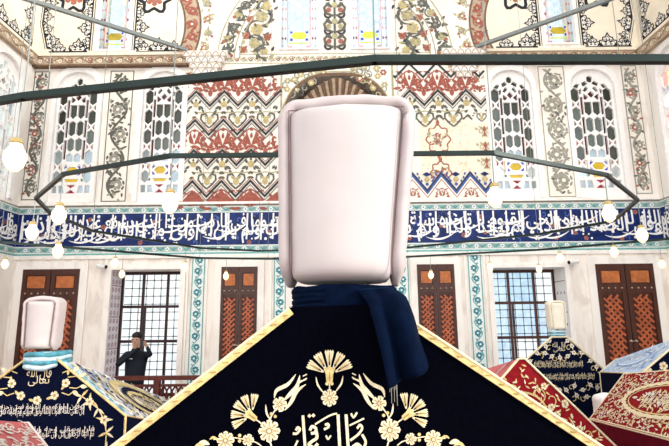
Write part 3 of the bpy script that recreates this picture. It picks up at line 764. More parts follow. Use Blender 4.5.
lattice(SWL, lm, 'pale stained lattice window in the left side wall', DL, (WL, 9.16, 4.45))
lattice(SWR, rm, 'pink and yellow stained lattice window in the right side wall', DP, (WR, 9.02, 4.45))

def stained(box, label, pinkish):
    x0, z0, x1, z1 = box; c = (x0+x1)/2; w = (x1-x0)/2; root = window_root((c, YB, z0), label)
    Y = YB+.10; o = Orn(wallmap(Y)); le = Orn(wallmap(Y), base=.012)
    cw = w*.56
    o.rect(x0, z0, x1, z1, 'g_white', 0)
    # light scales in the middle
    hh = .21; hw_ = cw/2
    for j in range(10):
        for i in (-1, 0, 1):
            x = c+i*hw_*1.33*.75 if False else c+i*cw*.66
            z = z0+.52+j*hh+(hh/2 if i == 0 else 0)
            le.rib([(x-.09, z), (x-.09, z+hh*.62), (x, z+hh*.95), (x+.09, z+hh*.62), (x+.09, z), (x, z-hh*.33)], .014, 'skyblue', 0, closed=True)
    for sx in (-1, 1):
        le.rib([(c+sx*cw, z0+.16), (c+sx*cw, z1)], .022, 'ochre' if not pinkish else 'skyblue', 1); le.rib([(c+sx*(cw+.035), z0+.1), (c+sx*(cw+.035), z1)], .012, 'rose', 1)
        for j in range(9):
            z = z0+.30+j*.24; x = c+sx*(cw+w)/2+sx*.02
            k = ('g_red' if (j+pinkish) % 3 else 'g_pink') if j % 2 == 0 or not pinkish else 'g_pink'
            for q in (-1, 1): o.face([(x, Y-.004, z), (x+q*.05, Y-.004, z-.05), (x+q*.05, Y-.004, z+.05)], k)
        for sy in (-1, 1): o.rect(c+sx*.17-.03, z0+.36+sy*.09-.03, c+sx*.17+.03, z0+.36+sy*.09+.03, 'g_blue', 1)
        o.rect(c+sx*.2-.05, z0+.07, c+sx*.2+.05, z0+.12, 'g_pink', 1)
    o.poly([(c-.18, z0+.36), (c-.11, z0+.28), (c+.11, z0+.28), (c+.18, z0+.36), (c+.11, z0+.45), (c-.11, z0+.45)], 'g_lemon' if pinkish else 'g_yellow', 2)
    o.rect(c-cw, z0+.17, c+cw, z0+.20, 'g_lemon', 1)
    for sx in (-1, 1): o.rect(c+sx*w*.9-.02, z0+.02, c+sx*w*.9+.02, z0+.14, 'g_sky', 1)
    le.rib([(x0+.012, z0+.012), (x1-.012, z0+.012), (x1-.012, z1), (x0+.012, z1)], .02, 'skyblue', 1, closed=True)
    o.build('panes', root); le.build('leading', root)
    fr = MB()
    for a, d in ((x0-.035, x0+.01), (x1-.01, x1+.035)): fr.box((a, YB-.03, z0-.035), (d, YB+.12, z1), 'plaster')
    fr.box((x0-.035, YB-.03, z0-.035), (x1+.035, YB+.12, z0+.005), 'plaster'); fr.build('surround', root)
stained(TW[0], 'bright stained glass window with yellow hexagon, left of the candelabrum', 1)
stained(TW[1], 'bright stained glass window with yellow hexagon, right of the candelabrum', 1)
stained(TW[2], 'narrow stained glass window high in the left cream bay', 0)
stained(TW[3], 'narrow stained glass window high in the right cream bay', 0)

def barred(box, label, pane, inner_x, frame, side):
    x0, z0, x1, z1 = box; root = window_root(((x0+x1)/2, YB, z0), label); Y = YB+.52
    f_ = MB()
    for x in (x0, x1): f_.box((x-.04, Y-.03, z0), (x+.04, Y+.03, z1), frame)
    f_.box((x0, Y-.03, z1-.06), (x1, Y+.03, z1), frame); f_.box((x0, Y-.03, z0), (x1, Y+.03, z0+.06), frame)
    w = x1-x0
    f_.box((x0, Y-.025, 2.30), (x1, Y+.025, 2.355), frame); f_.box((x0, Y-.025, 1.60), (x1, Y+.025, 1.655), frame)
    for u in (.33, .70):
        f_.box((x0+w*u-.022, Y-.025, z0), (x0+w*u+.022, Y+.025, z1), frame)
    for u0, u1 in ((.36, .67),): 
        f_.box((x0+w*u0, Y-.03, z0), (x0+w*u0+.035, Y+.02, 2.30), frame)
    f_.build('frame', root)
    g = MB()
    for i in range(1, 9):
        x = x0+w*i/9; g.tube([(x, Y+.16, z0), (x, Y+.16, z1)], .008, 'grille', 6)
    for i in range(1, 15):
        z = z0+(z1-z0)*i/15; g.tube([(x0, Y+.16, z), (x1, Y+.16, z)], .008, 'grille', 6)
        for j in range(1, 9): g.ball((x0+w*j/9, Y+.16, z), .022, 'grille', 6)
    g.build('iron_grille', root)
    p = MB()
    zs = [z0, z0+.55, 1.63, 2.33, z1]
    us = (0, .33, .70, 1)
    for i in range(4):
        for j in range(3):
            k = pane[(i*5+j*3+(i*j)) % len(pane)]
            p.face([(x0+w*us[j], Y, zs[i]), (x0+w*us[j+1], Y, zs[i]), (x0+w*us[j+1], Y, zs[i+1]), (x0+w*us[j], Y, zs[i+1])], k)
    p.build('panes', root)
    # tiled reveal on the far side of the recess
    X = x0 if side < 0 else x1; s = 1 if side < 0 else -1
    o = Orn(lambda u, v, h: (X+s*h, u, v)); o.rect(YB+.02, z0, Y-.04, z1, 'lavender' if side < 0 else 'plaster', 0)
    for i in range(16):
        z = z0+.1+i*.155
        for j in range(3):
            y = YB+.08+j*.15
            if side < 0: o.flower((y, z), .05, 6, 'mauve', 'plaster', 1)
            elif i % 4 == 0: o.disc((y, z), .03, 'mauve', 1)
        if i % 4 == 1: o.rect(YB+.02, z+.07, Y-.04, z+.09, 'mauve', 1)
    o.build('reveal', root)
    a = MB()
    for q0, q1 in ((x0-.10, x0), (x1, x1+.10)): a.box((q0, YB-.035, .1), (q1, YB, z1+.10), 'marble_light')
    a.box((x0-.10, YB-.035, z1), (x1+.10, YB, z1+.10), 'marble_light'); a.build('architrave', root)
barred(LW[0], 'barred window with pale panes behind the person in the dark jacket', ['g_pane'], 0, 'framewood', -1)
barred(LW[1], 'barred window with bluish panes behind the small cream turban', ['g_paneb', 'g_sky', 'g_pane', 'g_paneb', 'g_pane'], 0, 'wood', 1)
# left side wall window
x = LWS; root = window_root((WL, (x[0]+x[2])/2, x[1]), 'bright window in the left side wall below the tile band'); b = MB()
for y in (x[0]+.03, (x[0]+x[2])/2, x[2]-.03): b.box((WL-.3, y-.03, x[1]), (WL-.24, y+.03, x[3]), 'iron_grey')
for z in (x[1]+.03, 1.4, 2.3, x[3]-.03): b.box((WL-.3, x[0], z-.03), (WL-.24, x[2], z+.03), 'iron_grey')
b.build('frame', root); b = MB(); b.face([(WL-.27, x[0], x[1]), (WL-.27, x[2], x[1]), (WL-.27, x[2], x[3]), (WL-.27, x[0], x[3])], 'g_pane'); b.build('panes', root)

# ------------------------------------------------------------------ carved wooden shutters
DN = [0]
def shutters(x0, x1, z1, label, narrow):
    DN[0] += 1; z0 = .35; c = (x0+x1)/2; root = empty('door_%d' % DN[0], (c, YB, z0), label, 'door', kind='structure')
    a = MB(); fw = .13 if narrow else .15
    for q0, q1 in ((x0-fw, x0), (x1, x1+fw)): a.box((q0, YB-.045, .1), (q1, YB, z1+fw), 'marble_light')
    a.box((x0-fw, YB-.045, z1), (x1+fw, YB, z1+fw), 'marble_light'); a.build('architrave', root)
    for sg in (-1, 1):
        l0, l1 = (x0, c-.008) if sg < 0 else (c+.008, x1); w = l1-l0
        m = MB(); m.box((l0, YB-.035, z0), (l1, YB-.002, z1), 'wood')
        st = .055 if narrow else .085
        for q0, q1 in ((l0, l0+st), (l1-st, l1)): m.box((q0, YB-.055, z0), (q1, YB-.03, z1), 'wood')
        for q0, q1 in ((z1-.12, z1), (z1-.56, z1-.40), (z0, z0+.1)): m.box((l0, YB-.055, q0), (l1, YB-.03, q1), 'wood')
        leaf = m.build('shutter_leaf', root)
        p = MB(); p.box((l0+st+.02, YB-.05, z1-.37), (l1-st-.02, YB-.03, z1-.14), 'orange')
        pn = p.build('inlaid_panel', leaf, origin=None)
        p = MB()
        for i in range(3 if narrow else 4): p.ball((l0+w*(i+.7)/(3.4 if narrow else 4.4), YB-.058, z1-.48), .020, 'bronze', 8)
        p.build('studs', leaf)
        # interlaced lattice
        p = MB(); a0, a1, b0, b1 = l0+st+.005, l1-st-.005, z0+.12, z1-.60
        p.face([(a0, YB-.037, b0), (a1, YB-.037, b0), (a1, YB-.037, b1), (a0, YB-.037, b1)], 'inlay_dark')
        o = Orn(lambda u, v, h: (u, YB-.037-h, v), step=.003)
        g = .034 if narrow else .044; q2 = math.sqrt(.5); mx, mz = (a0+a1)/2, (b0+b1)/2; hx, hz = (a1-a0)/2-.008, (b1-b0)/2-.008
        K = int((b1-b0)/g)
        for m_ in range(-K, K):
            for n_ in range(-K, K):
                a_, c_ = 2*m_*g, 2*n_*g; x = (a_+c_)*q2; z = (c_-a_)*q2
                if abs(x) > hx or abs(z) > hz: continue
                d = 1 if (m_+n_) % 2 else -1; L_ = min(1.62*g*q2, hx-abs(x)+.004, hz-abs(z)+.004)
                if L_ > .008: o.rib([(mx+x-L_, mz+z-L_*d), (mx+x+L_, mz+z+L_*d)], g*.92, 'inlay', 1)
        p.v, p.f, p.m, p.names = p.v, p.f, p.m, p.names
        base = len(p.v); p.v += o.v
        for f_, mi in zip(o.f, o.m): p.f.append([base+k for k in f_]); p.m.append(p.mi(o.names[mi]))
        p.build('carved_lattice', leaf)
    h = MB(); h.ball((c-.05, YB-.075, 1.56), .028, 'bronze', 8); h.ball((c+.05, YB-.075, 1.56), .028, 'bronze', 8); h.tube([(c-.09, YB-.07, 1.56), (c+.09, YB-.07, 1.56)], .012, 'bronze', 6)
    h.build('handle', root)
shutters(-6.21, -5.08, 3.07, 'carved dark wood shutters behind the left cenotaph turban', False)
shutters(-2.26, -1.54, 3.08, 'narrow carved reddish shutters left of the large turban', True)
shutters(1.63, 2.37, 3.09, 'narrow carved reddish shutters right of the large turban', True)
shutters(5.18, 6.33, 3.06, 'carved brown shutters near the right corner of the room', False)

# ------------------------------------------------------------------ iron ring frames, tie bars, lamps
RZ = 3.2
def ring(pts, r, label, wires, hw):
    c = (sum(p[0] for p in pts)/len(pts), sum(p[1] for p in pts)/len(pts), RZ)
    root = empty('lamp_ring', c, label, 'lamp frame')
    b = MB(); n = len(pts)
    for i in range(n):
        a, d = Vector((*pts[i], RZ)), Vector((*pts[(i+1) % n], RZ)); t = (d-a).normalized()
        b.tube([a-t*r*.5, d+t*r*.5], r*1.25, 'iron', 4)
    b.build('ring_bar', root)
    for i in wires:
        b = MB(); b.tube([(*pts[i], RZ), (*pts[i], ZT)], hw, 'iron_grey', 5); b.build('suspension_wire', root)
    return root
ring([(-1.17,3.41),(1.14,3.42),(2.27,4.02),(3.08,4.95),(3.46,6.09),(2.92,7.03),(1.16,8.34),(-1.3,8.5),(-2.2,8.08),(-3.15,6.4),(-3.07,5.28),(-2.83,4.61),(-2.15,3.83)], .017,
     'smaller inner iron lamp ring passing behind the large turban', (0, 1, 3, 6, 7, 9, 11), .004)
ring([(-1.61,2.43),(.19,2.09),(1.9,2.12),(3.3,2.5),(4.7,3.6),(5.5,5.4),(5.16,7.63),(3.6,8.75),(1.33,9.61),(-1.3,9.68),(-2.56,9.42),(-4.9,7.24),(-5.5,5.4),(-4.9,3.9),(-3.5,3.0)], .020,
     'larger dark green iron lamp ring crossing above the large turban', (0, 1, 6, 7, 8, 9, 10, 11), .004)
for a, c, lb in (((-3.13, 9.86, 7.75), (WL, 7.35, 7.75), 'grey tie bar across the upper left corner'), ((3.08, 9.86, 7.75), (WR, 7.0, 7.75), 'dark tie bar across the upper right corner')):
    b = MB(); b.tube([a, c], .05, 'iron_grey', 4); t = b.build('tie_bar', origin=a); props(t, lb, 'tie bar')
lamps = [((59,215),3.83,'lamp hanging at the left bend of the inner ring'), ((32,232),4.61,'lamp at the far left point of the inner ring above the left turban'), ((170,203),3.41,'lamp below the second left lattice window from the corner'),
 ((495,197),3.42,'lamp in front of the foot of the lattice window beside the medallion panel'), ((609,213),4.02,'lamp at the right bend of the inner ring under the corner lattice window'), ((642,235),4.95,'lamp at the right point of the inner ring near the right corner'),
 ((58,251),5.28,'lamp just below the tile band over the left dark shutters'), ((15,157),2.45,'big lamp near the left edge in front of the side window'),
 ((115,263),7.65,'lamp beside the white camera over the left window'), ((122,274),9.2,'small lamp at the top corner of the left barred window'), ((185,267),8.35,'lamp above the right edge of the left barred window'), ((5,264),7.9,'lamp at the left edge beside the side window'),
 ((226,276),9.5,'small lamp in front of the left narrow shutters'), ((431,275),9.5,'small lamp in front of the right narrow shutters'), ((490,267),8.9,'lamp at the left top corner of the right barred window'), ((539,269),9.3,'small lamp over the right part of the right barred window'),
 ((560,258),7.6,'lamp above the white camera right of the barred window'), ((614,252),6.95,'lamp above the right brown shutters'), ((662,264),8.6,'lamp at the right edge beside the brown shutters')]
proto = None
for (px, py), Y, lb in lamps:
    p = at(px, py, Y)
    root = empty('hanging_lamp', p, 'glowing glass '+lb, 'lamp', 'glowing glass lamps on the iron rings')
    if proto is None:
        g = MB(); g.lathe((0, 0, 0), [(.028, .075), (.032, .05), (.052, .02), (.055, -.01), (.042, -.05), (.018, -.075), (0, -.08)], 'lampglass'); g = g.build('glass_shade', None, True)
        bu = MB(); bu.ball((0, 0, .0), .03, 'bulb', 10, (1, 1, 1.3)); bu = bu.build('bulb', None, True)
        ca = MB(); ca.lathe((0, 0, 0), [(0, .10), (.022, .10), (.034, .075), (.03, .07)], 'brass', 10); ca = ca.build('cap')
        proto = (g, bu, ca); parts = proto
    else:
        parts = []
        for q in proto: c = q.copy(); COL.objects.link(c); parts.append(c)
    for q in parts: q.parent = root
    top = max(RZ-.0, p.z+.2)
    w = MB(); w.tube([(p.x, p.y, p.z+.09), (p.x, p.y, top-.024)], .004, 'iron_grey', 5); w.build('wire', root)

# ------------------------------------------------------------------ turbans, scarves
def superq(b, cz, h, ax, ay, k, off=lambda v: 0, n=3.2, kv=10, rows=22, seg=40, wr=0):
    rr = []
    for i in range(rows+1):
        t = -1+2*i/rows; t = math.copysign(abs(t)**.7, t); v = (t+1)/2
        s = max(0, 1-abs(t)**kv)**(1/kv*2.2) if abs(t) < 1 else 0
        row = []
        for j in range(seg):
            a = 2*pi*j/seg; c_, s_ = cos(a), sin(a)
            x = ax(v)*math.copysign(abs(c_)**(2/n), c_)*s; y = ay*math.copysign(abs(s_)**(2/n), s_)*s
            q = Vector((x*9, y*9, v*9)); d = wr*noise.noise(q)
            row.append((x+off(v)+d*.5*c_, y+d*s_, cz+h*v))
        rr.append(row)
    b.grid(rr, k, cu=True)
def turban(label, loc, hb, ht, h, dep, bw, yaw=0, km='cover', kr='cover_roll', lean=0, group='padded turbans on the cenotaphs'):
    root = empty('turban', loc, label, 'turban', group)
    b = MB(); ib, it = hb-bw*.86, ht-bw*.86; rr = []; z0, z1 = .012, h-bw*.80
    for i in range(33):
        t = -1+2*i/32; t = math.copysign(1-(1-abs(t))**1.8, t); v = (t+1)/2
        kx, ky = (80, 30) if t > 0 else (34, 16); sx = max(.0, 1-abs(t)**kx)**(1/9); sy = max(0, 1-abs(t)**ky)**(1/4); row = []
        for k in range(56):
            a = 2*pi*k/56; cs, sn = cos(a), sin(a)
            xr = math.copysign(abs(cs)**(2/9), cs); x = (ib+(it-ib)*v)*xr*sx
            y = dep*.465*math.copysign(abs(sn)**(2/9), sn)*sy*(1+.42*(1-xr*xr))
            d = .005*noise.noise(Vector((x*7, y*7, v*5)))+.004*noise.noise(Vector((x*26, y*9, v*7)))*max(0, 1-v*3.2)
            row.append((x+lean*v, y+d, z0+(z1-z0)*v))
        rr.append(row)
    b.grid(rr, km, cu=True)
    fpn = b.build('front_panel', root, True, origin=(0, 0, 0))
    # padded band up one side, over the top, down the other
    L = []
    n = 16
    for i in range(n+1): v = i/n; L.append((-(hb+(ht-hb)*v)+bw*.5+lean*v, v*(h-bw*1.5)))
    for i in range(1, 7): a = pi-(pi/2)*i/6; L.append((-ht+bw*1.5+lean+bw*cos(a), h-bw*1.5+bw*sin(a)))
    for i in range(1, 12): t = i/12; L.append((-ht+bw*1.5+(2*ht-3*bw)*t+lean, h-bw*.5+.012*sin(pi*t)))
    for i in range(0, 7): a = pi/2-(pi/2)*i/6; L.append((ht-bw*1.5+lean+bw*cos(a), h-bw*1.5+bw*sin(a)))
    for i in range(n, -1, -1): v = i/n; L.append(((hb+(ht-hb)*v)-bw*.5+lean*v, v*(h-bw*1.5)-.0))
    rows = []; N = len(L)
    for i, (x, z) in enumerate(L):
        a = L[max(i-1, 0)]; c = L[min(i+1, N-1)]; t = Vector((c[0]-a[0], c[1]-a[1])).normalized(); nx, nz = -t.y, t.x
        e = min(i, N-1-i); s = (.35, .8, .97)[e] if e < 3 else 1
        row = []
        for j in range(20):
            g = 2*pi*j/20; cs, sn = cos(g), sin(g)
            p_ = math.copysign(abs(cs)**.8, cs)*bw*.54*s; y = math.copysign(abs(sn)**.55, sn)*dep*.47*s
            d = .006*noise.noise(Vector((x*14, y*8, z*26)))*(bw/.06)
            row.append((x+nx*(p_+d), y, z+nz*(p_+d)))
        rows.append(row)
    b = MB(); b.grid(rows, kr, cu=True); b.face(rows[0], kr); b.face(rows[-1], kr)
    b.build('padded_band', root, True, origin=(0, 0, 0))
    b = MB(); yy = -dep*.462
    q = [(-(ib+(it-ib)*v)+lean*v, yy-.004, z0+.02+(z1-z0-.035)*v) for v in [i/8 for i in range(9)]]+[((ib+(it-ib)*v)+lean*v, yy-.004, z0+.02+(z1-z0-.035)*v) for v in [i/8 for i in range(8, -1, -1)]]
    b.tube(q, bw*.04, 'piping', 6); b.build('piping', fpn, True, origin=(0, 0, 0))
    root.rotation_euler.z = yaw
    return root
turban('huge white padded turban cover in the middle of the picture', (.03, 2.02, 2.175), .240, .280, .752, .34, .060, math.radians(-4), lean=.03, group='padded turbans on the cenotaphs')
turban('white padded turban on the navy cenotaph at the left', (-2.635, 4.60, 1.80), .140, .155, .465, .24, .046, math.radians(10))
turban('small cream padded turban in front of the bluish barred window', (3.465, 8.0, 1.83), .125, .135, .45, .20, .035, 0, 'cover_cream', 'cover_cream')
def scarf(label, c, a, b_, z0, z1, ks, tails=()):
    root = empty('scarf', (c[0], c[1], z0), label, 'scarf')
    b = MB(); n = 4
    for i in range(n):
        z = z0+(z1-z0)*(i+.5)/n; pts = []
        for j in range(28):
            t = 2*pi*j/28; k = 1+.04*noise.noise(Vector((cos(t)*2, sin(t)*2, i*3.1)))
            sq_ = lambda q: math.copysign(abs(q)**.6, q)
            pts.append((c[0]+a*k*sq_(cos(t)), c[1]+b_*k*sq_(sin(t)), z+.25*(z1-z0)*noise.noise(Vector((cos(t)*1.5, sin(t)*1.5, i+9)))*.6))
        b.tube(pts, (z1-z0)/n*.78, ks[i % len(ks)], 8, True, sq=(1.2, 1))
    b.lathe((c[0], c[1], z0), [(a*.95, -.02), (a*.95, z1-z0)], ks[0], 20)
    b.build('wrap', root, True); return root
sh = scarf('dark blue velvet shawl wound under the huge turban and hanging at its right', (.035, 2.02), .19, .15, 2.085, 2.165, ['shawl'])
sh.name = 'shawl'; sh['category'] = 'shawl'
# hanging end of the shawl
rows = []
Lft = [(360, 291), (370, 305), (376, 330), (381, 355), (385, 384)]; Rgt = [(394, 289), (404, 299), (410, 318), (416, 340), (427, 367)]
def interp(L, t):
    t *= len(L)-1; i = min(int(t), len(L)-2); f_ = t-i; return (L[i][0]+(L[i+1][0]-L[i][0])*f_, L[i][1]+(L[i+1][1]-L[i][1])*f_)
for i in range(25):
    v = i/24; row = []; l = interp(Lft, v); r = interp(Rgt, v)
    for j in range(31):
        u = j/30; p = at(l[0]+(r[0]-l[0])*u, l[1]+(r[1]-l[1])*u, 1.80)
        f_ = (.012+.022*v)*sin(u*9.5+.6+v*.8)+.03*sin(pi*u)*(1-v)
        row.append((p.x, 1.745-f_-.03*sin(pi*v*.9)+(0.12*(1-v)**3)+.05*max(0, u-.85)*6*v, p.z))
    rows.append(row)
b = MB(); b.grid(rows, 'shawl'); hg = b.build('hanging_end', sh, True)
m = hg.modifiers.new('s', 'SOLIDIFY'); m.thickness = .012
b = MB()
for i in range(9):
    p = at(389.5+i*.9, 372+abs(i-4)*1.2, 1.775); b.tube([p, p+Vector((.002*sin(i*2), 0, -.05-.022*(i % 3)))], .0010, 'grey', 5)
b.tube([at(389, 376, 1.775), at(397, 375, 1.775)], .002, 'grey', 5)
b.build('tassel', sh)
scarf('pale turquoise silk scarf under the left white turban', (-2.505, 4.50), .115, .20, 1.665, 1.785, ['silk', 'silk_teal', 'silk', 'silk_teal'])
scarf('bluish silk scarf under the small cream turban', (3.45, 8.0), .10, .09, 1.74, 1.82, ['silk_teal', 'silk'])

# ------------------------------------------------------------------ cenotaphs
def quadmap(p00, p10, p11, p01):
    """u,v in metres over a skew quad: u from edge p00-p01 to p10-p11, v from p00-p10 to p01-p11"""
    p00, p10, p11, p01 = map(Vector, (p00, p10, p11, p01)); U = (p10-p00).length; V = (p01-p00).length
    nrm = (p10-p00).cross(p01-p00).normalized()
    if nrm.z < 0: nrm = -nrm
    def fn(u, v, h):
        s, t = u/U, v/V
        return tuple(p00*(1-s)*(1-t)+p10*s*(1-t)+p11*s*t+p01*(1-s)*t+nrm*h)
    return fn, U, V
class Ceno:
    def __init__(s, name, label, y0, head, y1, foot, kface, kroof, kside, group='cloth covered cenotaphs'):
        """head / foot: (left x,z), (top left x,z), (top right x,z), (right x,z) of the gabled ends"""
        s.y0, s.y1, s.h, s.f = y0, y1, head, foot
        s.root = empty(name, ((head[0][0]+head[3][0])/2, (y0+y1)/2, 0), label, 'cenotaph', group)
        E = lambda q, y: [Vector((q[0][0]-.015, y, 0))]+[Vector((a, y, c)) for a, c in q]+[Vector((q[3][0]+.015, y, 0))]
        A, B = E(head, y0), E(foot, y1); s.A, s.B = A, B
        b = MB(); b.face(A[::-1], kface); b.face(B, kside)
        ks = [kside, kroof, kroof, kroof, kside]
        for i in range(5): b.face([A[i], A[i+1], B[i+1], B[i]], ks[i])
        b.face([A[5], A[0], B[0], B[5]], kside)
        s.cover = weld(b.build('cover', s.root))
        s.face = lambda u, v, h: (u, y0-h, v)
        s.left, s.LU, s.LV = quadmap(A[2], B[2], B[1], A[1])
        s.right, s.RU, s.RV = quadmap(A[3], B[3], B[4], A[4])
    def trims(s, r, k='gold', foot=True, eaves=True, name='gold_trim', head=True):
        b = MB(); A, B = s.A, s.B
        if head: b.tube([A[0]]+[p+Vector((0, -r*.3, 0)) for p in A[1:5]]+[A[5]], r, k, 6, up=(0, 1, 0))
        if foot: b.tube(B, r*.8, k, 6, up=(0, 1, 0))
        if eaves:
            for i in (1, 4): b.tube([A[i], B[i]], r*.7, k, 6)
        b.build(name, s.cover, True)
    def orn(s, which, step=.0015, base=.003): return Orn({'face': s.face, 'left': s.left, 'right': s.right}[which], step, base)

# --- the great navy velvet cenotaph in front
c = Ceno('cenotaph', 'great dark navy velvet cenotaph with gold carnation embroidery in the foreground', 1.8, [(-.83, 1.585), (-.165, 2.09), (.185, 2.10), (.925, 1.60)], 4.2, [(-.40, 1.02), (-.06, 1.32), (.08, 1.32), (.42, 1.02)], 'velvet', 'velvet', 'velvet')
b = MB()
A = c.A
for i, j in ((1, 2), (4, 3)):
    a, d = A[i], A[j]; t = (d-a).normalized(); nn = Vector((-t.z, 0, t.x)); nn = -nn if nn.z > 0 else nn
    off = Vector((0, -.008, 0))
    b.face([a+off, d+off, d+off+nn*.026, a+off+nn*.026], 'gold'); b.tube([a+off+nn*.004, d+off+nn*.004], .005, 'goldpale', 6); b.tube([a+off+nn*.026, d+off+nn*.026], .003, 'gold', 6)
    n = 16
    for k in range(n):
        p = a+(d-a)*((k+.5)/n)+off+nn*.016; b.tube([p-t*.008+Vector((0, -.002, 0))-nn*.004, p+t*.008+Vector((0, -.002, 0))+nn*.004], .0025, 'golddark', 4)
    b.face([a+off, d+off, d+Vector((0, .02, .004)), a+Vector((0, .02, .004))], 'gold')
b.tube([A[0]+Vector((0, -.004, 0)), A[1]], .012, 'gold', 6); b.tube([A[4], A[5]+Vector((0, -.004, 0))], .012, 'gold', 6)
b.build('gold_trim', c.cover)
o = c.orn('face', .0015, .003)
fp = lambda px, py: (lambda p: (p.x, p.z))(at(px, py, 1.8))
S = 1.8/F
def carnation(o, px, py, ang, sz=1.0):
    """fan shaped carnation; px,py its calyx, ang the way it opens (0 = up)"""
    x, z = fp(px, py); T = lambda r, a: (x+r*sin(a+ang)*S*sz, z+r*cos(a+ang)*S*sz)
    n = 5
    for i in range(n):
        a0 = -1.35+2.7*i/n+.07; a1 = -1.35+2.7*(i+1)/n-.07; am = (a0+a1)/2
        tip = [T(26 if j % 2 else 24, a0+(a1-a0)*j/8) for j in range(9)]
        o.poly([T(7, am-.12)]+tip+[T(7, am+.12)], 'goldpale', 1)
        o.rib([T(10, am), T(20, am)], 1.6*S*sz, 'ink', 2); o.rib([T(13, am), T(23, am)], 1.2*S*sz, 'golddark', 3)
        for j in (.22, .78): o.rib([T(12, a0+(a1-a0)*j), T(24, a0+(a1-a0)*j)], .7*S*sz, 'gold', 2)
    o.poly([T(9, -.75), T(9, 0), T(9, .75), T(4, 1.3), T(7, 2.65), T(8, pi), T(7, -2.65), T(4, -1.3)], 'gold', 4)
    o.rib([T(3, 0), T(6, pi)], 1.2*S*sz, 'golddark', 5)
def rosette(o, px, py, r, n=8):
    q = fp(px, py); o.flower(q, r*S, n, 'goldpale', None, 2); o.disc(q, r*S*.28, 'golddark', 3, 8); o.disc(q, r*S*.17, 'goldpale', 4, 8)
    for i in range(n): 
        a = 2*pi*i/n; o.rib([(q[0]+r*S*.35*cos(a), q[1]+r*S*.35*sin(a)), (q[0]+r*S*.8*cos(a), q[1]+r*S*.8*sin(a))], .8*S, 'golddark', 3)
def stroke(o, pts, w, k='goldpale', l=2, taper=False):
    P = [fp(*p) for p in pts]
    if len(P) > 2:                     # smooth
        Q = []
        for i in range(len(P)-1):
            a = P[max(i-1, 0)]; b_ = P[i]; d = P[i+1]; e = P[min(i+2, len(P)-1)]
            for j in range(5):
                t = j/5; f4 = lambda q0, q1, q2, q3: .5*((2*q1)+(-q0+q2)*t+(2*q0-5*q1+4*q2-q3)*t*t+(-q0+3*q1-3*q2+q3)*t**3)
                Q.append((f4(a[0], b_[0], d[0], e[0]), f4(a[1], b_[1], d[1], e[1])))
        P = Q+[P[-1]]
    o.rib(P, w*S, k, l, taper=taper)
def mir(pts): return [(659-x, y-1) for x, y in pts]
carnation(o, 329.5, 375, 0, .92)
stroke(o, [(329.5, 376), (329.5, 390)], 1.2); rosette(o, 329.5, 397.5, 8.2)
for p in ((327, 383.5), (332, 383.5)): o.disc(fp(*p), 1.6*S, 'gold', 2)
for side in (0, 1):
    f_ = mir if side else (lambda q: q)
    stroke(o, f_([(316, 376.5), (318, 385), (324, 393)]), 1.8, 'goldpale', 2, True)
    # tulip
    stroke(o, f_([(296, 374), (288, 384), (277, 390), (274.5, 398)]), 3.6, 'goldpale', 2, True)
    stroke(o, f_([(306, 384), (297, 391), (291, 402), (285, 410)]), 3.8, 'goldpale', 2, True)
    stroke(o, f_([(300, 375), (297, 386), (290, 394), (283, 401)]), 4.2, 'goldpale', 3, True)
    stroke(o, f_([(297, 384), (307, 378)]), 1.2); stroke(o, f_([(303, 376), (307, 374)]), 1.0); stroke(o, f_([(299, 381), (306, 379.5)]), .9)
    q = f_([(280, 404)])[0]; rosette(o, *q, 7, 5)
    stroke(o, f_([(277, 408), (272, 415), (270, 421)]), 1.2); stroke(o, f_([(266, 404), (267, 413), (271, 420)]), 1.8, 'goldpale', 2, True)
    for p in f_([(271.5, 413.5), (275.5, 416)]): o.disc(fp(*p), 1.5*S, 'gold', 2)
    q = f_([(269.5, 430.5)])[0]; rosette(o, *q, 10.5)
    q = f_([(252, 415.5)])[0]; carnation(o, *q, (-.95 if not side else .95), .78)
    stroke(o, f_([(252, 416), (263, 424)]), 1.2)
    q = f_([(248.5, 439.5)])[0]; rosette(o, *q, 5.5, 5); q = f_([(226, 440)])[0]; rosette(o, *q, 8.5, 8)
    stroke(o, f_([(262, 446), (254, 441), (232, 437), (214, 439)]), 1.0)
    for p in f_([(240, 435), (240, 440.5)]): o.disc(fp(*p), 1.6*S, 'gold', 2)
    stroke(o, f_([(220, 440), (214, 437), (210, 439)]), 2.5, 'gold', 2, True)
    stroke(o, f_([(210, 444), (204, 442), (197, 446)]), 4.5, 'goldpale', 2, True); stroke(o, f_([(206, 446), (199, 444), (194, 450)]), 3, 'gold', 3, True)
    stroke(o, f_([(270, 440), (272, 452), (262, 462), (250, 470)]), 1.4); q = f_([(250, 470)])[0]; rosette(o, *q, 9)
    stroke(o, f_([(226, 448), (222, 462), (228, 476)]), 1.2); q = f_([(228, 478)])[0]; rosette(o, *q, 8)
c_emb = o.build('embroidery', c.cover)
o = c.orn('face', .0015, .004)
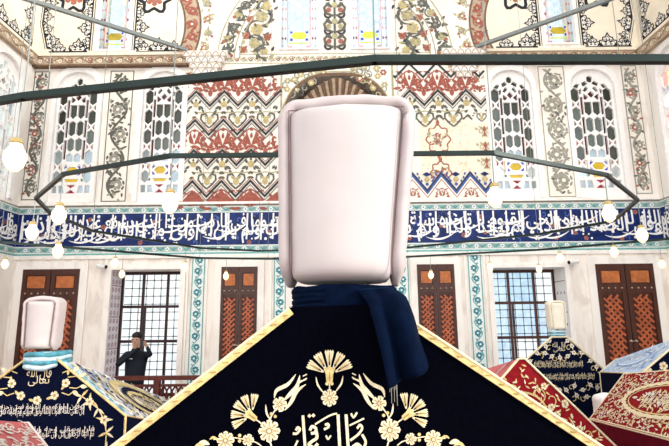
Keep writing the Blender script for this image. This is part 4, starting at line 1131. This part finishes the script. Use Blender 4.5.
for pts, w in (([(303, 415), (305.5, 450)], 2.6), ([(338, 414), (340, 452)], 2.8), ([(346, 414), (348.5, 452)], 2.8), ([(315, 424), (329, 415.5), (337, 413)], 1.6), ([(349.5, 425), (364, 418)], 1.6),
               ([(310, 430), (312, 426), (316, 428), (315, 432), (311, 433)], 2.6), ([(316, 430), (317, 437), (312, 441), (309, 444), (314, 447), (318, 443)], 2.8), ([(296, 430), (298, 427), (300, 429), (297, 433), (293, 433)], 2.2),
               ([(295, 446), (298, 440)], 1.8), ([(325, 424.5), (328, 423.5), (328.5, 426.5), (324, 429)], 2.2), ([(326, 435), (328, 438.5), (331, 435)], 1.6), ([(351, 413), (353.5, 417), (357, 412)], 1.8),
               ([(357, 428), (360, 424.5), (362, 428), (358, 434), (350, 440)], 2.2), ([(362, 434), (365.5, 441), (364, 447)], 2.4), ([(352, 447), (357, 443.5), (361, 446.5)], 2.6), ([(304, 450), (318, 456), (340, 452), (362, 458)], 3.0)):
    stroke(o, pts, w, 'goldpale', 2)
for p in ((309.5, 415.5), (313.5, 415)): 
    x, z = fp(*p); d = 1.9*S; o.poly([(x-d, z), (x, z-d), (x+d, z), (x, z+d)], 'goldpale', 2)
o.build('inscription', c.cover)

def floral_face(o, cx, cz, wid, top, kf, kl, heads, lines, dens=1.0, seed=1):
    """scrolls either side of a round heading, then text lines"""
    r = random.Random(seed)
def clipface(c, u, v, m=.06):
    h = c.h
    if v > h[1][1]-m: return False
    def edge(a, d): return a[0]+(d[0]-a[0])*(v-a[1])/(d[1]-a[1])
    l = edge(h[0], h[1]) if v > h[0][1] else h[0][0]; r_ = edge(h[3], h[2]) if v > h[3][1] else h[3][0]
    return l+m < u < r_-m
def sprig(o, p, a, L, kf, kl, r, sz=.045):
    """curved stem with leaves and blossom"""
    pts = [(p[0]+L*t*cos(a+t*.9), p[1]+L*t*sin(a+t*.9)) for t in [i/6 for i in range(7)]]
    o.rib(pts, sz*.28, kl, 1); e = pts[-1]; o.flower(e, sz, 5, kf, 'golddark', 2, r.uniform(0, 1))
    for t in (2, 4): o.leaf(pts[t], a+r.choice((-1, 1))*1.0+.5, sz*1.7, sz*.55, kl, 2)

# --- left navy cenotaph
c = Ceno('cenotaph', 'navy cenotaph with white inscriptions under the left white turban', 4.4, [(-3.27, 1.27), (-2.60, 1.765), (-2.43, 1.775), (-1.76, 1.27)], 7.7, [(-2.92, .50), (-2.56, .89), (-2.44, .89), (-2.06, .50)], 'navy', 'goldpale', 'navy')
c.trims(.011)
o = c.orn('face'); u0 = -2.51; r = random.Random(4)
o.text('قال الله', u0-.11, 1.565, u0+.10, 1.665, 'goldpale', 2); o.text('تعالى', u0-.09, 1.515, u0+.09, 1.60, 'goldpale', 3)
for i in range(11):
    a = pi*(1.0+i/10); p = (u0+.24*cos(a), 1.60+.20*sin(a))
    if i % 2: o.flower(p, .036, 5, 'goldpale', 'golddark', 2)
    else: o.leaf(p, a+pi/2, .06, .022, 'gold', 2)
for sg in (-1, 1):
    for z, x, a in ((1.62, .19, .6), (1.585, .24, .15), (1.50, .26, -.15), (1.46, .2, -.5)):
        a_ = a if sg > 0 else pi-a
        o.rib([(u0+sg*x, z), (u0+sg*(x+.06), z+.04*a), (u0+sg*(x+.11), z+.015)], .008, 'gold', 1); o.leaf((u0+sg*(x+.09), z+.012), a_, .065, .034, 'goldpale', 2)
    pts = [(.37, 1.43), (.44, 1.385), (.515, 1.33), (.575, 1.24), (.60, 1.14), (.60, 1.0)]
    o.rib([(u0+sg*a, z) for a, z in pts], .009, 'gold', 1)
    for i, (a, z) in enumerate(pts):
        if i % 2: o.flower((u0+sg*a, z), .036, 5, 'goldpale', 'golddark', 2)
        for q in (.8, 2.9, 4.2): o.leaf((u0+sg*a, z), q+i*.7, .075, .02, 'goldpale' if q > 1 else 'gold', 1)
LT = ('كل نفس ذائقة الموت وانما توفون اجوركم يوم القيمة فمن زحزح عن النار', 'ثم الينا ترجعون كل من عليها فان ويبقى وجه ربك ذو الجلال والاكرام', 'يا ايتها النفس المطمئنة ارجعي الى ربك راضية مرضية')
def lines(o, t, a, z0, b_, z1, k):
    h = z1-z0; o.text(t, a, z0, b_, z0+h*.72, k, 2, .0); o.text(t[::-1].strip()[::-1][len(t)//3:].strip()[1:].split(' ', 1)[-1], a, z0+h*.42, b_, z1, k, 3, .0)
    n = int((b_-a)/.045)
    for i in range(n): 
        u = a+(b_-a)*(i+r.random())/n; o.rib([(u, z0+h*r.uniform(.1, .4)), (u, z1-h*r.uniform(0, .25))], .005, k, 3)
lines(o, LT[0], u0-.48, 1.265, u0+.40, 1.375, 'silver'); lines(o, LT[1], u0-.55, 1.085, u0+.50, 1.195, 'silver'); lines(o, LT[2], u0-.4, .92, u0+.38, 1.02, 'silver')
o.build('embroidery', c.cover)
o = c.orn('right'); U, V = c.RU, c.RV
o.rect(0, 0, .26, V, 'silk', 0); o.rect(.26, 0, .30, V, 'gold', 1)
for i in range(70): o.leaf((r.uniform(.01, .24), r.uniform(.02, V-.03)), r.uniform(0, 6.3), .09, .035, r.choice(['silk_teal', 'white', 'silk_teal', 'skyblue']), 1)
o.rect(.30, 0, U, V, 'silver', 0)
def oval(o, c_, a, b_, w, k, l, z=0): o.rib([(c_[0]+a*cos(t)*(1+z*(i % 2)), c_[1]+b_*sin(t)*(1+z*(i % 2))) for i, t in enumerate([2*pi*i/60 for i in range(60)])], w, k, l, closed=True)
mc = (U*.50, V*.5)
for i in range(620):
    p = (r.uniform(.33, U-.05), r.uniform(.02, V-.03)); q = ((p[0]-mc[0])/1.0)**2+((p[1]-mc[1])/.38)**2
    if q > 1.0: o.leaf(p, r.uniform(0, 6.3), .10, .035, r.choice(['navy', 'navy', 'blueline', 'yellowish']), 1)
    elif q < .3: o.leaf(p, r.uniform(0, 6.3), .09, .03, r.choice(['yellowish', 'goldpale', 'navy']), 3)
oval(o, mc, .92, .34, .10, 'yellowish', 2, .03); oval(o, mc, .70, .24, .07, 'navy', 2); oval(o, mc, .54, .17, .06, 'gold', 2, .06)
o.text('سلطان', mc[0]-.25, mc[1]-.09, mc[0]+.25, mc[1]+.09, 'navy', 4)
o.build('roof_embroidery', c.cover)

# --- red cenotaph, right of the great one
c = Ceno('cenotaph', 'deep red cenotaph with floral gable just right of the great navy one', 3.3, [(.66, 1.27), (1.165, 1.785), (1.205, 1.785), (1.73, 1.25)], 5.6, [(.80, 1.02), (1.14, 1.36), (1.22, 1.36), (1.56, 1.02)], 'red', 'rose', 'maroon')
c.trims(.008, 'goldpale')
o = c.orn('face'); r = random.Random(9)
o.text('قال الله تعالى', 1.06, 1.40, 1.27, 1.52, 'gold', 2)
oval(o, (1.165, 1.46), .15, .12, .012, 'gold', 1)
for u in (1.08, 1.25): o.text('كل نفس', u, 1.13, u+.18, 1.25, 'gold', 2)
o.text('ذائقة الموت', 1.2, .97, 1.5, 1.08, 'gold', 2)
for i in range(900):
    p = (r.uniform(.70, 1.72), r.uniform(1.05, 1.75))
    if clipface(c, *p, .035):
        if abs(p[0]-1.17) < .13 and abs(p[1]-1.46) < .10: continue
        if i % 5: o.leaf(p, r.uniform(0, 6.3), .034, .010, r.choice(['goldpale', 'gold']), 1)
        elif i % 10 == 0: o.flower(p, .022, 5, 'goldpale', 'golddark', 2)
for i in range(60):
    p = (r.uniform(.70, 1.72), r.uniform(.9, 1.7))
    if clipface(c, *p, .09): o.spiral(p, .06, r.uniform(0, 6), 1, 'gold', .006, 1)
o.build('embroidery', c.cover)
o = c.orn('left'); 
for i in range(170): o.leaf((r.uniform(.04, c.LU-.05), r.uniform(.03, c.LV-.04)), r.uniform(0, 6.3), .08, .025, r.choice(['silver', 'rust', 'brick', 'goldpale']), 1)
o.build('roof_embroidery', c.cover)

# --- large red cenotaph at the right edge, its low end towards the wall
c = Ceno('cenotaph', 'large red cenotaph with oval gold medallion at the right edge', 1.75, [(1.84, 1.45), (2.30, 1.945), (2.36, 1.945), (2.95, 1.45)], 4.2, [(2.01, 1.24), (2.33, 1.59), (2.38, 1.59), (2.70, 1.24)], 'red', 'red', 'maroon')
c.trims(.008, 'goldpale')
o = c.orn('left'); U, V = c.LU, c.LV; r = random.Random(12); mc = (U-.78, V*.5)
for i in range(1900):
    p = (r.uniform(.05, U-.04), r.uniform(.03, V-.03)); q = ((p[0]-mc[0])/.50)**2+((p[1]-mc[1])/.19)**2
    if q > 1.0: 
        if i % 9 == 0: o.flower(p, .015, 5, 'goldpale', 'red', 2)
        else: o.leaf(p, r.uniform(0, 6.3), .042, .013, r.choice(['goldpale', 'gold', 'silver']), 1)
    elif q < .34: o.leaf(p, r.uniform(0, 6.3), .06, .016, r.choice(['goldpale', 'silver', 'gold']), 2)
oval(o, mc, .47, .175, .035, 'goldpale', 2, .05); oval(o, mc, .42, .15, .012, 'gold', 2)
for e in (-1, 1): o.leaf((mc[0]+e*.31, mc[1]), 0 if e > 0 else pi, .07, .03, 'silver', 3)
o.text('لا اله الا الله', mc[0]-.22, mc[1]-.07, mc[0]+.22, mc[1]+.07, 'silver', 4)
o.rib([(.03, .015), (U-.015, .015), (U-.015, V-.015), (.03, V-.015)], .012, 'goldpale', 2)
o.build('roof_embroidery', c.cover)

# --- rose cenotaph, lower left corner
c = Ceno('cenotaph', 'rose red cenotaph with silver arabesques in the lower left corner', 1.7, [(-2.75, 1.42), (-1.86, 1.80), (-1.80, 1.80), (-1.28, 1.32)], 3.08, [(-2.15, 1.14), (-1.84, 1.47), (-1.80, 1.47), (-1.48, 1.13)], 'rose', 'rose', 'rose')
c.trims(.010, 'silver')
o = c.orn('right'); U, V = c.RU, c.RV; r = random.Random(15)
for i in range(240):
    p = (r.uniform(.05, U-.04), r.uniform(.03, V-.03))
    if i % 4 == 0: o.spiral(p, .05, r.uniform(0, 6), .9, 'silver', .010, 1)
    else: o.leaf(p, r.uniform(-.6, .6), .07, .018, 'silver', 1, .3)
o.build('roof_embroidery', c.cover)

# --- navy cenotaph under the small cream turban
c = Ceno('cenotaph', 'navy cenotaph with gold text lines under the small cream turban', 7.85, [(2.66, 1.23), (3.30, 1.735), (3.54, 1.735), (4.12, 1.18)], 9.5, [(3.0, .80), (3.38, 1.15), (3.46, 1.15), (3.84, .80)], 'navy', 'silk', 'navy')
c.trims(.016, 'goldpale')
o = c.orn('face'); u0 = 3.40; r = random.Random(21)
o.text('قال الله', u0-.10, 1.56, u0+.10, 1.66, 'goldpale', 2); o.text('تعالى', u0-.09, 1.51, u0+.09, 1.59, 'goldpale', 3)
lines(o, LT[1], u0-.40, 1.27, u0+.34, 1.39, 'goldpale'); lines(o, LT[0], u0-.46, 1.09, u0+.50, 1.21, 'goldpale')
for sg in (-1, 1):
    for i, (a, z) in enumerate(((.14, 1.68), (.20, 1.60), (.22, 1.5), (.12, 1.45), (.0, 1.43), (.34, 1.50), (.46, 1.38), (.54, 1.29), (.60, 1.18), (.60, 1.06), (.52, .99), (.42, 1.03), (.30, .96), (.18, 1.02), (.05, .96), (.35, .86), (.58, .88), (.2, .88), (.5, .80))):
        p = (u0+sg*a, z); o.flower(p, .034, 5, 'silver', 'golddark', 2)
        for q in (.8, 3.9): o.leaf(p, q+i, .065, .018, 'goldpale', 1)
        if i % 2: o.spiral((p[0]-sg*.05, p[1]-.03), .05, i, .8, 'gold', .010, 1)
o.build('embroidery', c.cover)
o = c.orn('left'); o.rect(.08, 0, .14, c.LV, 'gold', 1)
for i in range(40): o.leaf((r.uniform(.2, c.LU-.1), r.uniform(.05, c.LV-.05)), r.uniform(0, 6.3), .14, .05, 'blueline', 1)
o.build('roof_embroidery', c.cover)

# --- light blue cenotaph at the right edge
c = Ceno('cenotaph', 'cenotaph with light blue silk roof in front of the right shutters', 6.0, [(3.51, 1.385), (4.12, 1.83), (4.26, 1.83), (4.90, 1.36)], 7.6, [(3.86, 1.24), (4.12, 1.42), (4.26, 1.42), (4.52, 1.24)], 'navy', 'skyblue', 'navy')
c.trims(.014, 'goldpale')
o = c.orn('left'); U, V = c.LU, c.LV; r = random.Random(31)
for i in range(190):
    p = (r.uniform(.08, U-.06), r.uniform(.03, V-.04)); q = ((p[0]-U*.5)/.5)**2+((p[1]-V*.5)/.2)**2
    if q > 1 or q < .3: o.leaf(p, r.uniform(0, 6.3), .10, .03, r.choice(['white', 'blueline', 'white']), 1)
oval(o, (U*.5, V*.5), .46, .17, .03, 'blueline', 2); oval(o, (U*.5, V*.5), .40, .14, .02, 'white', 2)
o.build('roof_embroidery', c.cover)
o = c.orn('face')
for i in range(60):
    p = (r.uniform(3.55, 4.85), r.uniform(.7, 1.75))
    if clipface(c, *p, .08): o.flower(p, .05, 5, 'goldpale', 'golddark', 1) if i % 2 else o.leaf(p, r.uniform(0, 6), .13, .04, 'gold', 1)
o.text('قال الله تعالى', 4.05, 1.45, 4.33, 1.62, 'goldpale', 2); o.build('embroidery', c.cover)

# --- small cenotaph half hidden between the red ones, with a white turban
c = Ceno('cenotaph', 'low dark cenotaph hidden behind the large red one', 5.0, [(2.36, .78), (2.58, 1.02), (2.70, 1.02), (2.92, .78)], 6.3, [(2.44, .6), (2.60, .76), (2.68, .76), (2.84, .6)], 'navy', 'navy', 'navy')
c.trims(.01)
turban('small white turban peeping over the corner of the large red cenotaph', (2.66, 5.12, 1.02), .125, .13, .27, .2, .035, 0, 'white', 'plaster')

# ------------------------------------------------------------------ balustrade
root = empty('balustrade', (-2.6, 8.95, 0), 'low red brown wooden balustrade in front of the person', 'balustrade')
X0, X1, Y = -3.80, -1.62, 8.95
b = MB(); b.box((X0, Y-.05, 1.04), (X1, Y+.05, 1.11), 'fence'); b.build('top_rail', root)
b = MB(); b.box((X0, Y-.04, .12), (X1, Y+.04, .20), 'fence'); b.build('bottom_rail', root)
b = MB(); b.box((X0, Y-.03, .93), (X1, Y+.03, .97), 'fence'); b.box((X0, Y-.03, .52), (X1, Y+.03, .56), 'fence'); b.build('middle_rails', root)
for i in range(4):
    x = X0+(X1-X0)*i/3; b = MB(); b.box((x-.05, Y-.055, 0), (x+.05, Y+.055, 1.04), 'fence'); b.build('post', root)
b = MB(); n = 11
for i in range(n):
    x = X0+(X1-X0)*(i+.5)/n
    for z0, z1 in ((.54, .95), (.16, .54)):
        hh = (z1-z0)/2
        b.tube([(x+.115*cos(t), Y-.01, (z0+z1)/2+hh*sin(t)) for t in [2*pi*k/20 for k in range(20)]], .016, 'fence', 6, True, up=(0, 1, 0))
        b.tube([(x-.1+.115*cos(t), Y+.012, (z0+z1)/2+hh*sin(t)) for t in [2*pi*k/20 for k in range(20)]], .016, 'fence', 6, True, up=(0, 1, 0))
        b.ball((x, Y, (z0+z1)/2), .03, 'fence', 8)
b.build('lattice_panel', root)

# ------------------------------------------------------------------ person at the window
def skin_mesh(name, joints, edges, root_i, sub=2):
    me = bpy.data.meshes.new(name); me.from_pydata([j[0] for j in joints], edges, [])
    o = bpy.data.objects.new(name, me); COL.objects.link(o)
    m = o.modifiers.new('skin', 'SKIN'); m.use_smooth_shade = True
    for i, j in enumerate(joints):
        r_ = j[1] if isinstance(j[1], tuple) else (j[1], j[1]); me.skin_vertices[0].data[i].radius = r_; me.skin_vertices[0].data[i].use_root = (i == root_i)
    s_ = o.modifiers.new('sub', 'SUBSURF'); s_.levels = sub; s_.render_levels = sub
    e = o.evaluated_get(bpy.context.evaluated_depsgraph_get()); nm = bpy.data.meshes.new_from_object(e)
    o.modifiers.clear(); o.data = nm; bpy.data.meshes.remove(me); nm.polygons.foreach_set('use_smooth', [True]*len(nm.polygons)); return o
px, py = -3.64, 9.38
person = empty('person', (px, py, 0), 'person in a dark jacket raising a phone before the barred window', 'person')
J = []; Ed = []
def jn(p, r, par=None):
    J.append(((px+p[0], py+p[1], p[2]), r)); i = len(J)-1
    if par is not None: Ed.append((par, i))
    return i
pel = jn((0, 0, .95), (.17, .12)); wa = jn((0, 0, 1.12), (.165, .115), pel); ch = jn((0, -.01, 1.34), (.19, .125), wa); nk0 = jn((0, -.01, 1.49), (.085, .08), ch); nk = jn((0, -.02, 1.56), (.058, .06), nk0)
hd0 = jn((.01, -.035, 1.62), (.07, .085), nk); hd1 = jn((.01, -.03, 1.71), (.078, .098), hd0); hd2 = jn((.01, -.02, 1.785), (.06, .075), hd1)
for sg in (-1, 1):
    k0 = jn((sg*.095, 0, .86), .088, pel); kn = jn((sg*.11, -.01, .50), .06, k0); an = jn((sg*.12, .02, .09), .042, kn); jn((sg*.13, -.13, .04), (.042, .03), an)
# arms lifted: hands meet at the phone in front of the face, beside the right eye
HP = (.195, -.23, 1.65)
sl = jn((-.18, -.01, 1.44), .068, ch); el = jn((-.25, -.20, 1.26), .048, sl); wl_ = jn((HP[0]-.055, HP[1]+.03, HP[2]-.08), .03, el)
sr = jn((.18, -.01, 1.44), .068, ch); er = jn((.33, -.17, 1.44), .048, sr); wr_ = jn((HP[0]+.07, HP[1]+.03, HP[2]-.06), .03, er)
for w_, sg in ((wl_, -1), (wr_, 1)):
    pm = jn((HP[0]+sg*.05, HP[1]+.02, HP[2]-.02), (.03, .018), w_)
    for k in range(4):
        z = HP[2]-.035+k*.022; a = jn((HP[0]+sg*.052, HP[1]-.008, z), .009, pm); q = jn((HP[0]+sg*.045, HP[1]-.026, z+.002), .008, a); jn((HP[0]+sg*(.028-.003*abs(k-1.5)), HP[1]-.028, z+.003), .007, q)
    t = jn((HP[0]+sg*.05, HP[1]+.028, HP[2]+.0), .010, w_); jn((HP[0]+sg*.03, HP[1]+.022, HP[2]+.025), .008, t)
body = skin_mesh('body', J, Ed, pel, 2)
for k in ('jacket', 'skin', 'trouser'): body.data.materials.append(MAT[k])
hv = Vector((px+HP[0], py+HP[1], HP[2]))
for p in body.data.polygons:
    q = p.center
    if q.z < .93: p.material_index = 2
    elif (q.z > 1.555 and abs(q.x-px-.01) < .11 and q.y > py-.16) or (q-hv).length < .105: p.material_index = 1
    else: p.material_index = 0
body.parent = person; body.location = -person.location
b = MB(); b.ball((px+.01, py-.010, 1.775), .108, 'hair', 16, (.86, .98, .68)); b.ball((px+.01, py+.03, 1.72), .095, 'hair', 14, (.88, .86, 1)); b.build('hair', person, True)
hx, hy = px+.01, py-.125
def feat(name, c_, r_, k, sc): b = MB(); b.ball(c_, r_, k, 8, sc); b.build(name, person, True)
feat('nose', (hx, hy-.004, 1.685), .016, 'skin', (.8, 1.3, 1.6)); feat('mouth', (hx, hy+.006, 1.648), .022, 'rust', (1.2, .4, .3))
for sg in (-1, 1):
    feat('ear', (hx+sg*.088, hy+.10, 1.70), .024, 'skin', (.5, .8, 1.3)); feat('eye', (hx+sg*.032, hy+.004, 1.712), .011, 'lens', (1.2, 1, .8))
b = MB(); b.box((px-.10, py-.145, 1.37), (px+.0, py-.14, 1.385), 'white'); b.build('chest_mark', person)
for sg in (-1, 1):
    b = MB(); b.ball((px+sg*.13, py-.05, .04), .06, 'phone', 10, (.8, 2.2, .7)); b.build('shoe', person, True)
b = MB(); b.box((px+HP[0]-.038, py+HP[1]-.02, HP[2]-.07), (px+HP[0]+.038, py+HP[1]-.011, HP[2]+.08), 'phone'); b.box((px+HP[0]+.008, py+HP[1]-.023, HP[2]+.04), (px+HP[0]+.032, py+HP[1]-.019, HP[2]+.072), 'lens')
props(b.build('phone', origin=(px+HP[0], py+HP[1], HP[2])), 'dark phone held up in both hands by the person', 'phone')

# ------------------------------------------------------------------ small fittings
for x, z, sg, lb in ((-4.62, 3.09, 1, 'small white security camera left of the pale barred window'), (4.72, 3.08, -1, 'small white security camera right of the bluish barred window')):
    root = empty('security_camera', (x, YB, z), lb, 'camera', 'security cameras')
    b = MB(); b.box((x-.05, YB-.05, z-.05), (x+.05, YB-.03, z+.05), 'plastic'); b.tube([(x, YB-.05, z), (x, YB-.14, z+.02)], .015, 'plastic', 8); b.build('bracket', root)
    b = MB(); b.tube([(x-sg*.08, YB-.14, z+.03), (x+sg*.12, YB-.20, z-.0)], .045, 'plastic', 12); b.build('housing', root, True)
    b = MB(); b.tube([(x+sg*.115, YB-.198, z+.001), (x+sg*.128, YB-.203, z-.001)], .036, 'lens', 12); b.build('lens', root)
p = at(1.5, 352, 9.55); b = MB(); b.box((WL+.003, 9.30, 1.22), (WL+.05, 9.60, 1.36), 'redbox'); b.box((WL+.05, 9.34, 1.27), (WL+.06, 9.56, 1.31), 'white')
props(b.build('wall_box', origin=(WL, 9.45, 1.29)), 'small red box fixed to the left side wall', 'wall box')

# ------------------------------------------------------------------ light, sky, camera
w = bpy.data.worlds.new('World'); SC.world = w; w.use_nodes = True; n = w.node_tree; bg = n.nodes['Background']
tc = n.nodes.new('ShaderNodeTexCoord'); no = n.nodes.new('ShaderNodeTexNoise'); no.inputs['Scale'].default_value = 3
rp = n.nodes.new('ShaderNodeValToRGB'); rp.color_ramp.elements[0].color = (.90, .96, 1, 1); rp.color_ramp.elements[1].color = (1, 1, 1, 1)
n.links.new(tc.outputs['Generated'], no.inputs['Vector']); n.links.new(no.outputs[0], rp.inputs[0]); n.links.new(rp.outputs[0], bg.inputs[0]); bg.inputs[1].default_value = .98
sun = bpy.data.lights.new('sun', 'SUN'); sun.energy = 3.0; sun.angle = math.radians(18); sun.color = (1, .97, .92)
so = bpy.data.objects.new('sun', sun); COL.objects.link(so); so.location = (4, -6, 9); so.rotation_euler = Vector((-.90, .37, -.21)).to_track_quat('-Z', 'Y').to_euler()
fl = bpy.data.lights.new('fill_sun', 'SUN'); fl.energy = 1.3; fl.angle = math.radians(70); fl.color = (1, .97, .93)  # added soft fill that brightens the walls, no real source behind it
fo = bpy.data.objects.new('fill_sun', fl); COL.objects.link(fo); fo.location = (-2, -7, 8); fo.rotation_euler = Vector((.08, .85, -.42)).to_track_quat('-Z', 'Y').to_euler()
cam = bpy.data.cameras.new('camera'); co = bpy.data.objects.new('camera', cam); COL.objects.link(co)
cam.sensor_width = 36; cam.lens = F/669*36; cam.clip_start = .05
co.matrix_world = Matrix.Translation((0, 0, CH)) @ Matrix.Rotation(pi/2+PITCH, 4, 'X') @ Matrix.Rotation(-ROLL, 4, 'Z')
SC.camera = co
vs = SC.view_settings; SC.display_settings.display_device = 'sRGB'; vs.view_transform = 'Standard'; vs.look = 'None'; vs.gamma = 1; vs.use_curve_mapping = False; vs.exposure = .32
SC.cycles.max_bounces = 8; SC.cycles.transparent_max_bounces = 16
